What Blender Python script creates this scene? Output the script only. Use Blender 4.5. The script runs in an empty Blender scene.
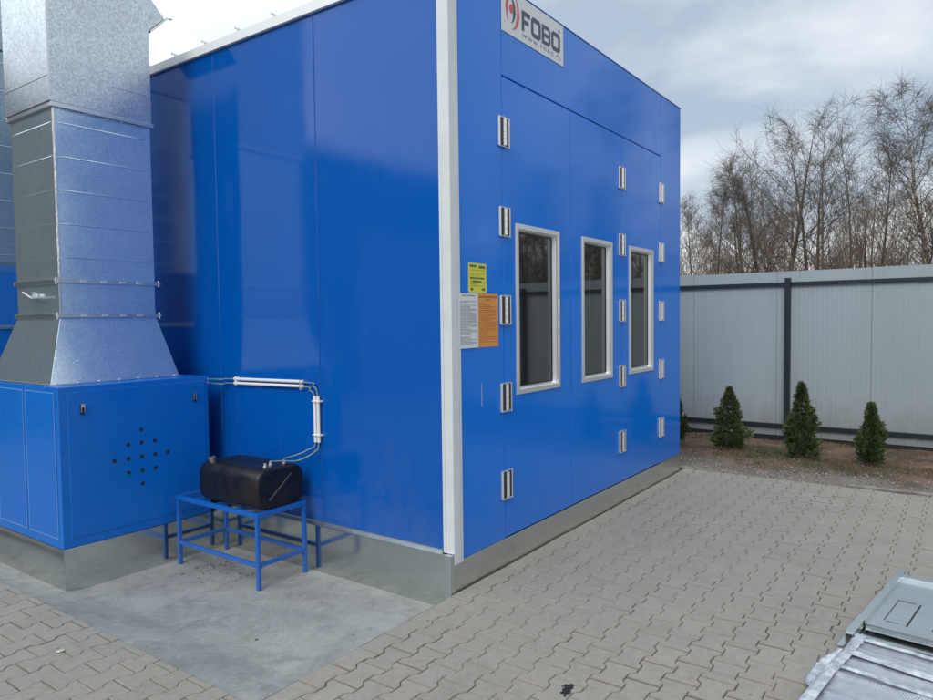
import bpy, bmesh, math, random
from mathutils import Vector, Matrix, noise
R = math.radians
PI = math.pi
sc = bpy.context.scene
COL = sc.collection

# ------------------------------------------------------------------ camera
cam_d = bpy.data.cameras.new('camera')
cam = bpy.data.objects.new('camera', cam_d)
COL.objects.link(cam)
cr = Vector((0.5833, -0.8122, -0.0119)); cu = Vector((0.0430, 0.0165, 0.9989)); cb = cr.cross(cu).normalized()
cu = cb.cross(cr).normalized(); cr.normalize()
cam.matrix_world = Matrix(((cr.x, cu.x, cb.x, -3.41), (cr.y, cu.y, cb.y, -2.563), (cr.z, cu.z, cb.z, 1.70), (0, 0, 0, 1)))
cam_d.sensor_width = 36
cam_d.lens = 26.95
cam_d.clip_start = 0.05
cam_d.clip_end = 2000
sc.camera = cam

# ------------------------------------------------------------------ sky and sun
SUN_AZ = R(195)      # direction the light comes from, measured from +X towards +Y
SUN_EL = R(42)
w = bpy.data.worlds.new('World'); sc.world = w; w.use_nodes = True
nt = w.node_tree; nt.nodes.clear()
def N(t, **k):
    n = nt.nodes.new(t)
    for a, b in k.items(): setattr(n, a, b)
    return n
def mth(op, a, b=None, c=None, clamp=False):
    n = N('ShaderNodeMath', operation=op, use_clamp=clamp)
    for i, v in enumerate((a, b, c)):
        if v is None: continue
        if isinstance(v, (int, float)): n.inputs[i].default_value = v
        else: nt.links.new(v, n.inputs[i])
    return n.outputs[0]
out = N('ShaderNodeOutputWorld'); bg = N('ShaderNodeBackground'); bg.inputs['Strength'].default_value = 0.1
sky = N('ShaderNodeTexSky', sky_type='NISHITA'); sky.sun_disc = False
sky.sun_elevation = SUN_EL; sky.sun_rotation = PI / 2 - SUN_AZ; sky.air_density = 1.0; sky.dust_density = 2.0
tc = N('ShaderNodeTexCoord'); sep = N('ShaderNodeSeparateXYZ'); nt.links.new(tc.outputs['Generated'], sep.inputs[0])
zz = mth('MAXIMUM', mth('ADD', sep.outputs[2], 0.22), 0.05)
cv = N('ShaderNodeCombineXYZ')
nt.links.new(mth('DIVIDE', sep.outputs[0], zz), cv.inputs[0]); nt.links.new(mth('DIVIDE', sep.outputs[1], zz), cv.inputs[1])
mp = N('ShaderNodeMapping'); mp.inputs['Location'].default_value = (3.1, 1.7, 0); nt.links.new(cv.outputs[0], mp.inputs[0])
n1 = N('ShaderNodeTexNoise'); n1.inputs['Scale'].default_value = 0.9; n1.inputs['Detail'].default_value = 6; n1.inputs['Roughness'].default_value = 0.5; n1.inputs['Distortion'].default_value = 0.4
nt.links.new(mp.outputs[0], n1.inputs['Vector'])
# bright part of the cloud deck, where the sun stands behind thin cloud
gd = Vector((math.cos(R(78)) * math.cos(R(24)), math.sin(R(78)) * math.cos(R(24)), math.sin(R(24))))
dt = N('ShaderNodeVectorMath', operation='DOT_PRODUCT'); nt.links.new(tc.outputs['Generated'], dt.inputs[0]); dt.inputs[1].default_value = gd
glow = mth('POWER', mth('MAXIMUM', dt.outputs['Value'], 0.0), 5.0)
low = mth('POWER', mth('SUBTRACT', 1.0, mth('MAXIMUM', sep.outputs[2], 0.0)), 6.0)
# greyer blue stretch of cloud over the fence
gd2 = Vector((math.cos(R(8)) * math.cos(R(21)), math.sin(R(8)) * math.cos(R(21)), math.sin(R(21))))
dt2 = N('ShaderNodeVectorMath', operation='DOT_PRODUCT'); nt.links.new(tc.outputs['Generated'], dt2.inputs[0]); dt2.inputs[1].default_value = gd2
grey = mth('POWER', mth('MAXIMUM', dt2.outputs['Value'], 0.0), 22.0)
f = mth('ADD', mth('MULTIPLY', mth('SUBTRACT', n1.outputs['Fac'], 0.5), 4.8), 0.50)
f = mth('ADD', f, mth('MULTIPLY', glow, 0.75))
f = mth('ADD', f, mth('MULTIPLY', low, 0.30))
f = mth('SUBTRACT', f, mth('MULTIPLY', grey, 0.35), clamp=True)
mixc = N('ShaderNodeMix', data_type='RGBA'); nt.links.new(f, mixc.inputs['Factor'])
mixc.inputs['A'].default_value = (3.6, 4.35, 5.3, 1); mixc.inputs['B'].default_value = (7.9, 8.15, 8.15, 1)
mix2 = N('ShaderNodeMix', data_type='RGBA'); mix2.inputs['Factor'].default_value = 0.9
nt.links.new(sky.outputs[0], mix2.inputs['A']); nt.links.new(mixc.outputs['Result'], mix2.inputs['B'])
gd3 = Vector((math.cos(R(120)) * math.cos(R(40)), math.sin(R(120)) * math.cos(R(40)), math.sin(R(40))))
dt3 = N('ShaderNodeVectorMath', operation='DOT_PRODUCT'); nt.links.new(tc.outputs['Generated'], dt3.inputs[0]); dt3.inputs[1].default_value = gd3
g3 = mth('MULTIPLY', mth('POWER', mth('MAXIMUM', dt3.outputs['Value'], 0.0), 3.0), 1.0)
addg = N('ShaderNodeMix', data_type='RGBA', blend_type='ADD'); addg.clamp_result = False; nt.links.new(g3, addg.inputs['Factor'])
nt.links.new(mix2.outputs['Result'], addg.inputs['A']); addg.inputs['B'].default_value = (6.5, 6.8, 7.0, 1)
nt.links.new(addg.outputs['Result'], bg.inputs['Color']); nt.links.new(bg.outputs[0], out.inputs['Surface'])

sd = bpy.data.lights.new('sun', 'SUN'); sun = bpy.data.objects.new('sun', sd); COL.objects.link(sun)
sd.energy = 1.2; sd.angle = R(28); sd.color = (1.0, 0.96, 0.91)
sdir = Vector((math.cos(SUN_AZ) * math.cos(SUN_EL), math.sin(SUN_AZ) * math.cos(SUN_EL), math.sin(SUN_EL)))
sun.rotation_euler = sdir.to_track_quat('Z', 'Y').to_euler(); sun.location = (0, 0, 30)

sc.view_settings.view_transform = 'Standard'; sc.view_settings.look = 'None'
sc.view_settings.exposure = 0.4; sc.view_settings.gamma = 1.0; sc.view_settings.use_curve_mapping = False
sc.render.engine = 'CYCLES'
sc.cycles.use_denoising = True
sc.cycles.max_bounces = 8

# ------------------------------------------------------------------ materials
class Mat:
    def __init__(s, name, col, rough=0.5, metal=0.0, spec=0.5):
        s.m = bpy.data.materials.new(name); s.m.use_nodes = True
        s.nt = s.m.node_tree; s.p = s.nt.nodes['Principled BSDF']
        s.p.inputs['Base Color'].default_value = (*col, 1); s.p.inputs['Roughness'].default_value = rough
        s.p.inputs['Metallic'].default_value = metal; s.p.inputs['Specular IOR Level'].default_value = spec
        s.tc = s.nt.nodes.new('ShaderNodeTexCoord'); s.colsrc = None; s.norm = None; s.col = col
    def n(s, t, **k):
        q = s.nt.nodes.new(t)
        for a, b in k.items(): setattr(q, a, b)
        return q
    def link(s, a, b): s.nt.links.new(a, b)
    def vec(s, scale=(1, 1, 1), coord='Object', rot=(0, 0, 0)):
        m = s.n('ShaderNodeMapping'); m.inputs['Scale'].default_value = scale; m.inputs['Rotation'].default_value = rot
        s.link(s.tc.outputs[coord], m.inputs[0]); return m.outputs[0]
    def noise(s, scale, detail=4, rough=0.55, stretch=(1, 1, 1), coord='Object', dist=0.0):
        q = s.n('ShaderNodeTexNoise'); q.inputs['Scale'].default_value = scale; q.inputs['Detail'].default_value = detail
        q.inputs['Roughness'].default_value = rough; q.inputs['Distortion'].default_value = dist
        s.link(s.vec(stretch, coord), q.inputs['Vector']); return q.outputs['Fac']
    def voro(s, scale, feature='F1', stretch=(1, 1, 1), outp='Color', coord='Object'):
        q = s.n('ShaderNodeTexVoronoi', feature=feature); q.inputs['Scale'].default_value = scale
        s.link(s.vec(stretch, coord), q.inputs['Vector']); return q.outputs[outp]
    def ramp(s, src, stops):
        r = s.n('ShaderNodeValToRGB'); e = r.color_ramp.elements
        while len(e) < len(stops): e.new(0.5)
        for i, (p, c) in enumerate(stops):
            e[i].position = p; e[i].color = (c, c, c, 1) if isinstance(c, (int, float)) else (*c, 1)
        s.link(src, r.inputs[0]); return r.outputs[0]
    def mixcol(s, fac, a=None, b=None, mode='MIX'):
        m = s.n('ShaderNodeMix', data_type='RGBA', blend_type=mode)
        if isinstance(fac, (int, float)): m.inputs['Factor'].default_value = fac
        else: s.link(fac, m.inputs['Factor'])
        for key, v in (('A', a), ('B', b)):
            if v is None: v = s.colsrc if s.colsrc is not None else s.col
            if isinstance(v, tuple): m.inputs[key].default_value = (*v, 1)
            else: s.link(v, m.inputs[key])
        s.colsrc = m.outputs['Result']; s.link(s.colsrc, s.p.inputs['Base Color']); return s
    def rough(s, src, lo, hi, a=0.3, b=0.7):
        m = s.n('ShaderNodeMapRange'); m.inputs[1].default_value = a; m.inputs[2].default_value = b
        m.inputs[3].default_value = lo; m.inputs[4].default_value = hi; s.link(src, m.inputs[0])
        s.link(m.outputs[0], s.p.inputs['Roughness']); return s
    def bump(s, src, strength=0.3, dist=0.01):
        b = s.n('ShaderNodeBump'); b.inputs['Strength'].default_value = strength; b.inputs['Distance'].default_value = dist
        s.link(src, b.inputs['Height'])
        if s.norm is not None: s.link(s.norm, b.inputs['Normal'])
        s.norm = b.outputs[0]; s.link(s.norm, s.p.inputs['Normal']); return s

M = {}
def blue_paint(name, col, wav, rough=0.16, splash=True):
    m = Mat(name, col, rough, 0, 0.42)
    m.mixcol(m.ramp(m.noise(1.3, 5), [(0.3, 0.0), (0.75, 0.15)]), None, tuple(c * 1.2 + 0.002 for c in col))
    m.mixcol(m.ramp(m.noise(3.0, 8, 0.75, (1, 1, 0.35)), [(0.55, 0.0), (0.85, 0.10)]), None, (0.20, 0.24, 0.30))
    sz = m.n('ShaderNodeSeparateXYZ'); m.link(m.tc.outputs['Object'], sz.inputs[0])
    q = m.n('ShaderNodeMath', operation='MULTIPLY_ADD'); m.link(m.noise(7, 7, 0.75, (1, 1, 0.5)), q.inputs[0]); q.inputs[1].default_value = -1.1; m.link(sz.outputs[2], q.inputs[2])
    mr_ = m.n('ShaderNodeMapRange'); m.link(q.outputs[0], mr_.inputs[0]); mr_.inputs[1].default_value = -0.55; mr_.inputs[2].default_value = 0.05; mr_.inputs[3].default_value = 0.16; mr_.inputs[4].default_value = 0.0
    if splash: m.mixcol(mr_.outputs[0], None, (0.22, 0.22, 0.21))
    m.rough(m.noise(6, 6), rough * 0.8, rough * 1.5)
    m.bump(m.noise(1.1, 2, 0.4), wav, 0.02)
    m.bump(m.noise(260, 2), 0.03, 0.001)
    return m
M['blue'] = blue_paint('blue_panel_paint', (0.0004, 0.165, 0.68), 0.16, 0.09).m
M['blue_shaded'] = blue_paint('blue_panel_paint_shaded', (0.0003, 0.086, 0.39), 0.16, 0.08).m  # same booth blue, base colour darkened to shade the dimmer side wall
M['blue_box'] = blue_paint('blue_cabinet_paint', (0.0008, 0.140, 0.56), 0.25, 0.22, False).m
M['blue_frame'] = blue_paint('blue_table_paint', (0.002, 0.115, 0.48), 0.1, 0.3).m

def galv(name, base, rlo, rhi, spangle=70, wav=0.3, wscale=3.0, spcol=0.14, wd=0.02, metal=1.0):
    m = Mat(name, base, 0.3, 1.0)
    v = m.voro(spangle)
    bw = m.n('ShaderNodeRGBToBW'); m.link(v, bw.inputs[0])
    m.p.inputs['Metallic'].default_value = metal
    m.mixcol(m.ramp(bw.outputs[0], [(0.1, 0.0), (0.9, 1.0)]), tuple(c * (1 - spcol * 1.3) for c in base), tuple(min(1, c * (1 + spcol)) for c in base))
    m.mixcol(m.ramp(m.noise(2.5, 4, 0.5), [(0.45, 0.0), (0.75, 0.3)]), None, tuple(c * 0.75 for c in base))
    mix = m.n('ShaderNodeMath', operation='ADD'); mix.inputs[0].default_value = 0.45; m.link(m.noise(7, 5), mix.inputs[1])
    m.rough(mix.outputs[0], rlo, rhi, 0.4, 1.5)
    m.bump(m.noise(wscale, 1.5, 0.35), wav, wd)
    return m.m
M['galv_duct'] = galv('galvanised_duct_steel', (0.66, 0.79, 0.84), 0.15, 0.27, 110, 0.40, 0.9, 0.10, 0.06, 0.88)
M['galv_rough'] = galv('galvanised_hood_steel', (0.56, 0.62, 0.68), 0.26, 0.42, 80, 0.5, 1.2, 0.17, 0.05)
M['galv_plinth'] = galv('galvanised_plinth_steel', (0.62, 0.65, 0.63), 0.10, 0.2, 120, 0.12, 1.6, 0.04)
M['galv_front'] = galv('galvanised_front_plinth_steel', (0.66, 0.69, 0.67), 0.22, 0.34, 120, 0.12, 1.6, 0.04)
M['galv_sheet'] = galv('zinc_sheet', (0.64, 0.69, 0.71), 0.25, 0.40, 150, 0.2, 4, 0.06)
M['alu'] = Mat('brushed_aluminium', (0.66, 0.68, 0.70), 0.32, 0.9).bump(Mat('x', (0, 0, 0)).norm or None, 0, 0).m if False else Mat('brushed_aluminium', (0.78, 0.79, 0.80), 0.34, 0.75).m
M['hinge_alu'] = Mat('satin_hinge_aluminium', (0.74, 0.76, 0.78), 0.35, 0.6).m
M['black'] = Mat('black_plastic', (0.012, 0.012, 0.013), 0.4).m
M['roof_white'] = Mat('white_roof_trim', (0.80, 0.84, 0.86), 0.4).m
m = Mat('white_coated_trim', (0.62, 0.66, 0.68), 0.35); m.mixcol(m.ramp(m.noise(5, 6), [(0.45, 0), (0.75, 0.35)]), None, (0.45, 0.48, 0.48)); M['trim'] = m.m
M['chrome'] = Mat('chrome', (0.75, 0.75, 0.75), 0.15, 1.0).m
m = Mat('dark_window_glass', (0.010, 0.012, 0.011), 0.03, 0, 1.0); m.p.inputs['IOR'].default_value = 1.6
m.mixcol(m.ramp(m.noise(2.2, 3, 0.5, (3, 3, 0.6)), [(0.4, 0), (0.7, 1.0)]), None, (0.022, 0.026, 0.024)); m.bump(m.noise(1.5, 1), 0.02, 0.01); M['glass'] = m.m
M['dark'] = Mat('dark_gap', (0.01, 0.012, 0.016), 0.8).m
m = Mat('black_tank_steel', (0.005, 0.005, 0.006), 0.38); m.mixcol(m.ramp(m.noise(7, 7, 0.7), [(0.52, 0), (0.8, 0.5)]), None, (0.03, 0.03, 0.03))
m.rough(m.noise(11, 6), 0.25, 0.6); m.bump(m.noise(5, 3), 0.25, 0.01); M['tank'] = m.m
m = Mat('concrete_slab', (0.27, 0.285, 0.285), 0.8)
m.mixcol(m.ramp(m.noise(1.6, 9, 0.68), [(0.35, 0.0), (0.68, 1.0)]), (0.255, 0.27, 0.258), (0.385, 0.40, 0.38))
m.mixcol(m.ramp(m.noise(4.5, 9, 0.75, dist=0.6), [(0.47, 0.0), (0.70, 0.75)]), None, (0.165, 0.178, 0.172)); m.mixcol(m.ramp(m.noise(14, 8, 0.8), [(0.5, 0.0), (0.75, 0.5)]), None, (0.46, 0.48, 0.48))
m.mixcol(m.ramp(m.noise(60, 4, 0.7), [(0.35, 0.25), (0.6, 0)]), None, (0.13, 0.13, 0.13))
m.rough(m.noise(3, 7), 0.5, 0.9); m.bump(m.noise(40, 6, 0.7), 0.25, 0.004); M['slab'] = m.m
m = Mat('paving_concrete', (0.30, 0.29, 0.27), 0.85)
geo = m.n('ShaderNodeNewGeometry')
m.mixcol(m.ramp(geo.outputs['Random Per Island'], [(0.0, (0.262, 0.240, 0.206)), (0.3, (0.296, 0.268, 0.230)), (0.55, (0.306, 0.270, 0.234)), (0.85, (0.280, 0.260, 0.228)), (1.0, (0.305, 0.292, 0.27))]), m.ramp(geo.outputs['Random Per Island'], [(0.0, (0.262, 0.240, 0.206)), (0.3, (0.296, 0.268, 0.230)), (0.55, (0.306, 0.270, 0.234)), (0.85, (0.280, 0.260, 0.228)), (1.0, (0.322, 0.296, 0.256))]))
m.mixcol(m.ramp(m.noise(0.7, 6, 0.6), [(0.35, 0.0), (0.7, 0.38)]), None, (0.225, 0.218, 0.205))
m.mixcol(m.ramp(m.noise(2.4, 7, 0.7), [(0.5, 0.0), (0.8, 0.45)]), None, (0.38, 0.362, 0.335))
m.mixcol(m.ramp(m.noise(160, 3, 0.8), [(0.3, 0.35), (0.52, 0)]), None, (0.14, 0.135, 0.13))
m.mixcol(m.ramp(m.noise(3.5, 9, 0.75, dist=1.0), [(0.50, 0.0), (0.66, 0.45)]), None, (0.20, 0.188, 0.17)); m.mixcol(m.ramp(m.noise(30, 6, 0.8), [(0.45, 0.0), (0.75, 0.5)]), None, (0.40, 0.38, 0.35))
m.bump(m.noise(220, 4, 0.8), 0.35, 0.002); m.bump(m.noise(12, 4), 0.25, 0.004); M['paver'] = m.m
m = Mat('joint_sand', (0.10, 0.095, 0.088), 0.95); m.mixcol(m.ramp(m.noise(1.1, 6, 0.7), [(0.42, 0), (0.66, 1)]), (0.085, 0.076, 0.066), (0.25, 0.228, 0.2)); M['sand'] = m.m
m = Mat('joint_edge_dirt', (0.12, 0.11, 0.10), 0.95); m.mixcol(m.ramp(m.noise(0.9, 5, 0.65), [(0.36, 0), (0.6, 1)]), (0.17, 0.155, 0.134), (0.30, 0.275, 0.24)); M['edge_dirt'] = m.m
m = Mat('garden_soil', (0.12, 0.09, 0.07), 0.95)
m.mixcol(m.ramp(m.noise(1.7, 8, 0.7), [(0.35, 0.0), (0.65, 1.0)]), (0.055, 0.034, 0.024), (0.22, 0.13, 0.085))
m.mixcol(m.ramp(m.noise(1.1, 8, 0.75, dist=0.8), [(0.53, 0.0), (0.6, 0.8)]), None, (0.05, 0.06, 0.025))
m.mixcol(m.ramp(m.noise(40, 4, 0.8), [(0.52, 0.0), (0.7, 0.7)]), None, (0.26, 0.22, 0.18))
sepx = m.n('ShaderNodeSeparateXYZ'); m.link(m.tc.outputs['Object'], sepx.inputs[0])
ad = m.n('ShaderNodeMath', operation='MULTIPLY_ADD'); m.link(m.noise(1.8, 5), ad.inputs[0]); ad.inputs[1].default_value = 1.6; m.link(sepx.outputs[0], ad.inputs[2])
m.mixcol(m.ramp(ad.outputs[0], [(0.0, 0.0), (0.001, 0.0)]), None, (0.2, 0.2, 0.2))
mr = m.n('ShaderNodeMapRange'); m.link(ad.outputs[0], mr.inputs[0]); mr.inputs[1].default_value = 5.2; mr.inputs[2].default_value = 6.0; mr.inputs[3].default_value = 0.85; mr.inputs[4].default_value = 0.0
m.mixcol(mr.outputs[0], None, (0.27, 0.255, 0.23))
m.bump(m.noise(30, 6, 0.8), 0.9, 0.03); M['soil'] = m.m
m = Mat('far_ground', (0.12, 0.12, 0.08), 0.95); m.mixcol(m.ramp(m.noise(0.3, 8), [(0.35, 0), (0.65, 1)]), (0.09, 0.085, 0.06), (0.16, 0.14, 0.10)); M['far'] = m.m
m = Mat('yard_concrete', (0.25, 0.245, 0.235), 0.9); m.mixcol(m.ramp(m.noise(0.5, 8), [(0.3, 0), (0.7, 1)]), (0.21, 0.21, 0.2), (0.29, 0.285, 0.27)); M['yard'] = m.m
m = Mat('kerb_concrete', (0.24, 0.235, 0.22), 0.9); m.mixcol(m.ramp(m.noise(8, 6), [(0.35, 0), (0.7, 1)]), (0.16, 0.15, 0.14), (0.30, 0.29, 0.27)); m.bump(m.noise(60, 4), 0.4, 0.004); M['kerb'] = m.m
m = Mat('fence_sheet_grey', (0.32, 0.375, 0.395), 0.45, 0, 0.4); m.mixcol(m.ramp(m.noise(0.8, 6, 0.6, (1, 1, 0.5)), [(0.35, 0), (0.7, 0.5)]), None, (0.245, 0.285, 0.30))
m.mixcol(m.ramp(m.noise(8, 6, 0.7, (1, 1, 0.15)), [(0.55, 0), (0.8, 0.4)]), None, (0.21, 0.235, 0.235)); m.rough(m.noise(5, 5), 0.35, 0.6)
sz = m.n('ShaderNodeSeparateXYZ'); m.link(m.tc.outputs['Object'], sz.inputs[0]); q = m.n('ShaderNodeMath', operation='MULTIPLY_ADD'); m.link(m.noise(6, 7, 0.75, (1, 1, 0.5)), q.inputs[0]); q.inputs[1].default_value = -1.0; m.link(sz.outputs[2], q.inputs[2])
mr_ = m.n('ShaderNodeMapRange'); m.link(q.outputs[0], mr_.inputs[0]); mr_.inputs[1].default_value = -0.5; mr_.inputs[2].default_value = 0.1; mr_.inputs[3].default_value = 0.55; mr_.inputs[4].default_value = 0.0; m.mixcol(mr_.outputs[0], None, (0.17, 0.15, 0.125)); M['fence'] = m.m
M['fence_green'] = Mat('fence_steel_dark_green', (0.006, 0.016, 0.020), 0.5).m
m = Mat('hall_cladding', (0.09, 0.10, 0.115), 0.6); m.mixcol(m.ramp(m.noise(0.6, 5), [(0.35, 0), (0.7, 1)]), (0.08, 0.09, 0.105), (0.11, 0.12, 0.135)); M['hall'] = m.m
m = Mat('grey_brown_bark', (0.12, 0.10, 0.085), 0.9); m.mixcol(m.ramp(m.noise(6, 5, 0.7, (1, 1, 0.2)), [(0.35, 0), (0.7, 1)]), (0.06, 0.05, 0.042), (0.18, 0.155, 0.13)); M['bark'] = m.m
m = Mat('birch_bark', (0.4, 0.38, 0.34), 0.8); m.mixcol(m.ramp(m.noise(3, 5, 0.7, (0.6, 0.6, 3)), [(0.42, 0), (0.55, 1)]), (0.06, 0.05, 0.045), (0.36, 0.33, 0.29)); M['birch'] = m.m
M['twig'] = Mat('twigs', (0.10, 0.083, 0.068), 0.9).m
M['twig2'] = Mat('reddish_twigs', (0.115, 0.083, 0.058), 0.9).m
m = Mat('conifer_foliage', (0.04, 0.055, 0.022), 0.75); g = m.n('ShaderNodeNewGeometry')
m.mixcol(m.ramp(g.outputs['Random Per Island'], [(0, 0.0), (1, 1.0)]), (0.018, 0.036, 0.010), (0.085, 0.11, 0.035))
m.mixcol(m.ramp(m.noise(6, 3), [(0.55, 0), (0.72, 0.55)]), None, (0.095, 0.07, 0.03)); M['thuja'] = m.m
m = Mat('grass_blades', (0.08, 0.08, 0.04), 0.8); g = m.n('ShaderNodeNewGeometry')
m.mixcol(m.ramp(g.outputs['Random Per Island'], [(0, 0.0), (1, 1.0)]), (0.035, 0.055, 0.016), (0.16, 0.14, 0.07)); M['grass'] = m.m
m = Mat('gravel_stone', (0.25, 0.24, 0.22), 0.85); g = m.n('ShaderNodeNewGeometry')
m.mixcol(m.ramp(g.outputs['Random Per Island'], [(0, 0.0), (1, 1.0)]), (0.11, 0.10, 0.09), (0.40, 0.375, 0.33)); M['stone'] = m.m
M['paper'] = Mat('white_paper', (0.62, 0.66, 0.68), 0.6).m
M['yellow'] = Mat('yellow_paper', (0.62, 0.62, 0.06), 0.55).m
M['orange'] = Mat('orange_paper', (0.66, 0.27, 0.06), 0.55).m
M['ink'] = Mat('printed_ink', (0.06, 0.065, 0.07), 0.6).m
M['ink_soft'] = Mat('printed_small_text', (0.22, 0.23, 0.24), 0.6).m
M['ink_brown'] = Mat('printed_text_on_orange', (0.30, 0.11, 0.03), 0.6).m
m = Mat('sign_board_white', (0.60, 0.64, 0.68), 0.25); m.bump(m.noise(3, 2), 0.05, 0.01); M['sign'] = m.m
M['sign_ink'] = Mat('sign_dark_blue_grey', (0.028, 0.045, 0.085), 0.35).m
M['sign_red'] = Mat('sign_red', (0.55, 0.05, 0.07), 0.35).m
M['conduit'] = Mat('white_conduit', (0.75, 0.76, 0.76), 0.35).m
m = Mat('clear_grey_hose', (0.16, 0.24, 0.27), 0.25); m.p.inputs['Alpha'].default_value = 1; M['hose'] = m.m
M['zinc_cap'] = Mat('zinc_cap', (0.40, 0.36, 0.30), 0.35, 0.9).m
m = Mat('bubble_film', (0.36, 0.39, 0.46), 0.28, 0, 0.6)
sx_ = m.n('ShaderNodeSeparateXYZ'); m.link(m.vec((1, 1, 1)), sx_.inputs[0]); sn = []
for k_ in (0, 1):
    a_ = m.n('ShaderNodeMath', operation='MULTIPLY'); m.link(sx_.outputs[k_], a_.inputs[0]); a_.inputs[1].default_value = 2 * PI / (0.0105 if k_ == 0 else 0.0115)
    b_ = m.n('ShaderNodeMath', operation='SINE'); m.link(a_.outputs[0], b_.inputs[0]); sn.append(b_.outputs[0])
pr_ = m.n('ShaderNodeMath', operation='MULTIPLY_ADD'); m.link(sn[0], pr_.inputs[0]); m.link(sn[1], pr_.inputs[1]); pr_.inputs[2].default_value = 0.5
m.mixcol(m.ramp(pr_.outputs[0], [(0.35, 0.0), (0.85, 1.0)]), (0.24, 0.265, 0.33), (0.50, 0.53, 0.60))
m.mixcol(m.ramp(m.noise(5, 5, 0.6), [(0.45, 0.0), (0.7, 0.55)]), None, (0.56, 0.59, 0.65))
m.bump(pr_.outputs[0], 0.5, 0.003); m.bump(m.noise(14, 4, 0.6), 0.5, 0.012); M['bubble'] = m.m
m = Mat('clear_film_fold', (0.62, 0.68, 0.74), 0.18, 0, 0.7); m.bump(m.noise(26, 4, 0.6), 0.6, 0.01); m.mixcol(m.ramp(m.noise(18, 4), [(0.4, 0), (0.7, 1)]), (0.34, 0.38, 0.44), (0.66, 0.70, 0.74)); M['film'] = m.m

# ------------------------------------------------------------------ mesh helpers
class MB:
    def __init__(s): s.v = []; s.f = []; s.mi = []; s.cur = 0
    def face(s, pts):
        b = len(s.v); s.v += [tuple(p) for p in pts]; s.f.append(list(range(b, b + len(pts)))); s.mi.append(s.cur)
    def faces(s, verts, fs):
        b = len(s.v); s.v += [tuple(p) for p in verts]
        for q in fs: s.f.append([b + i for i in q]); s.mi.append(s.cur)
    def box(s, x0, x1, y0, y1, z0, z1):
        p = [(x, y, z) for z in (z0, z1) for x, y in ((x0, y0), (x1, y0), (x1, y1), (x0, y1))]
        s.faces(p, [(3, 2, 1, 0), (4, 5, 6, 7), (0, 1, 5, 4), (1, 2, 6, 5), (2, 3, 7, 6), (3, 0, 4, 7)]); return s
    def prism(s, poly, axis, a, b):
        """poly = 2D points in the plane normal to axis, extruded a..b"""
        def mk(p, t):
            return (t, p[0], p[1]) if axis == 'x' else (p[0], t, p[1]) if axis == 'y' else (p[0], p[1], t)
        n = len(poly); vs = [mk(p, a) for p in poly] + [mk(p, b) for p in poly]
        s.faces(vs, [list(range(n))[::-1], list(range(n, 2 * n))] + [(i, (i + 1) % n, n + (i + 1) % n, n + i) for i in range(n)]); return s
    def tube(s, pts, r, n=8, cap=True):
        pts = [Vector(p) for p in pts]; rs = r if isinstance(r, (list, tuple)) else [r] * len(pts)
        vs = []; fs = []; ref = None
        for i, p in enumerate(pts):
            t = (pts[min(i + 1, len(pts) - 1)] - pts[max(i - 1, 0)]).normalized()
            if ref is None:
                ref = Vector((0, 0, 1)) if abs(t.z) < 0.9 else Vector((1, 0, 0))
            a = (ref - t * ref.dot(t)).normalized(); ref = a; b = t.cross(a)
            for k in range(n):
                g = 2 * PI * k / n; vs.append(p + (a * math.cos(g) + b * math.sin(g)) * rs[i])
        for i in range(len(pts) - 1):
            for k in range(n):
                fs.append((i * n + k, i * n + (k + 1) % n, (i + 1) * n + (k + 1) % n, (i + 1) * n + k))
        if cap: fs.append(list(range(n))[::-1]); fs.append(list(range((len(pts) - 1) * n, len(pts) * n)))
        s.faces(vs, fs); return s
    def frustum(s, b, t):
        """b, t = (x0,x1,y0,y1,z)"""
        p = [(b[0], b[2], b[4]), (b[1], b[2], b[4]), (b[1], b[3], b[4]), (b[0], b[3], b[4]), (t[0], t[2], t[4]), (t[1], t[2], t[4]), (t[1], t[3], t[4]), (t[0], t[3], t[4])]
        s.faces(p, [(3, 2, 1, 0), (4, 5, 6, 7), (0, 1, 5, 4), (1, 2, 6, 5), (2, 3, 7, 6), (3, 0, 4, 7)]); return s

def link(name, mb, mat, parent=None, loc=None, bevel=0.0, smooth=False, seg=2):
    me = bpy.data.meshes.new(name)
    off = Vector(loc) if loc is not None else (Vector(parent['_loc']) if parent is not None and '_loc' in parent else Vector((0, 0, 0)))
    me.from_pydata([(p[0] - off.x, p[1] - off.y, p[2] - off.z) for p in mb.v], [], mb.f)
    mats = mat if isinstance(mat, (list, tuple)) else [mat]
    for q in mats: me.materials.append(q if not isinstance(q, str) else M[q])
    if len(mats) > 1: me.polygons.foreach_set('material_index', mb.mi)
    if smooth: me.polygons.foreach_set('use_smooth', [True] * len(me.polygons))
    me.update()
    bm = bmesh.new(); bm.from_mesh(me); bmesh.ops.recalc_face_normals(bm, faces=bm.faces); bm.to_mesh(me); bm.free()
    o = bpy.data.objects.new(name, me); COL.objects.link(o)
    if parent is not None: o.parent = parent
    if parent is not None: o['_loc'] = tuple(off)
    elif loc is not None: o.location = loc; o['_loc'] = tuple(off)
    else: o['_loc'] = (0, 0, 0)
    if bevel:
        b = o.modifiers.new('bevel', 'BEVEL'); b.width = bevel; b.segments = seg; b.limit_method = 'ANGLE'; b.angle_limit = R(35)
    return o
def tag(o, label, cat, group=None, kind=None):
    o['label'] = label; o['category'] = cat
    if group: o['group'] = group
    if kind: o['kind'] = kind
    return o
def thing(name, loc, label, cat, group=None):
    o = bpy.data.objects.new(name, None); COL.objects.link(o); o.location = loc; o['_loc'] = tuple(loc); o.empty_display_size = 0.1
    return tag(o, label, cat, group)
def struct(name, mb, mat, **k):
    o = link(name, mb, mat, **k); o['kind'] = 'structure'; return o
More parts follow.
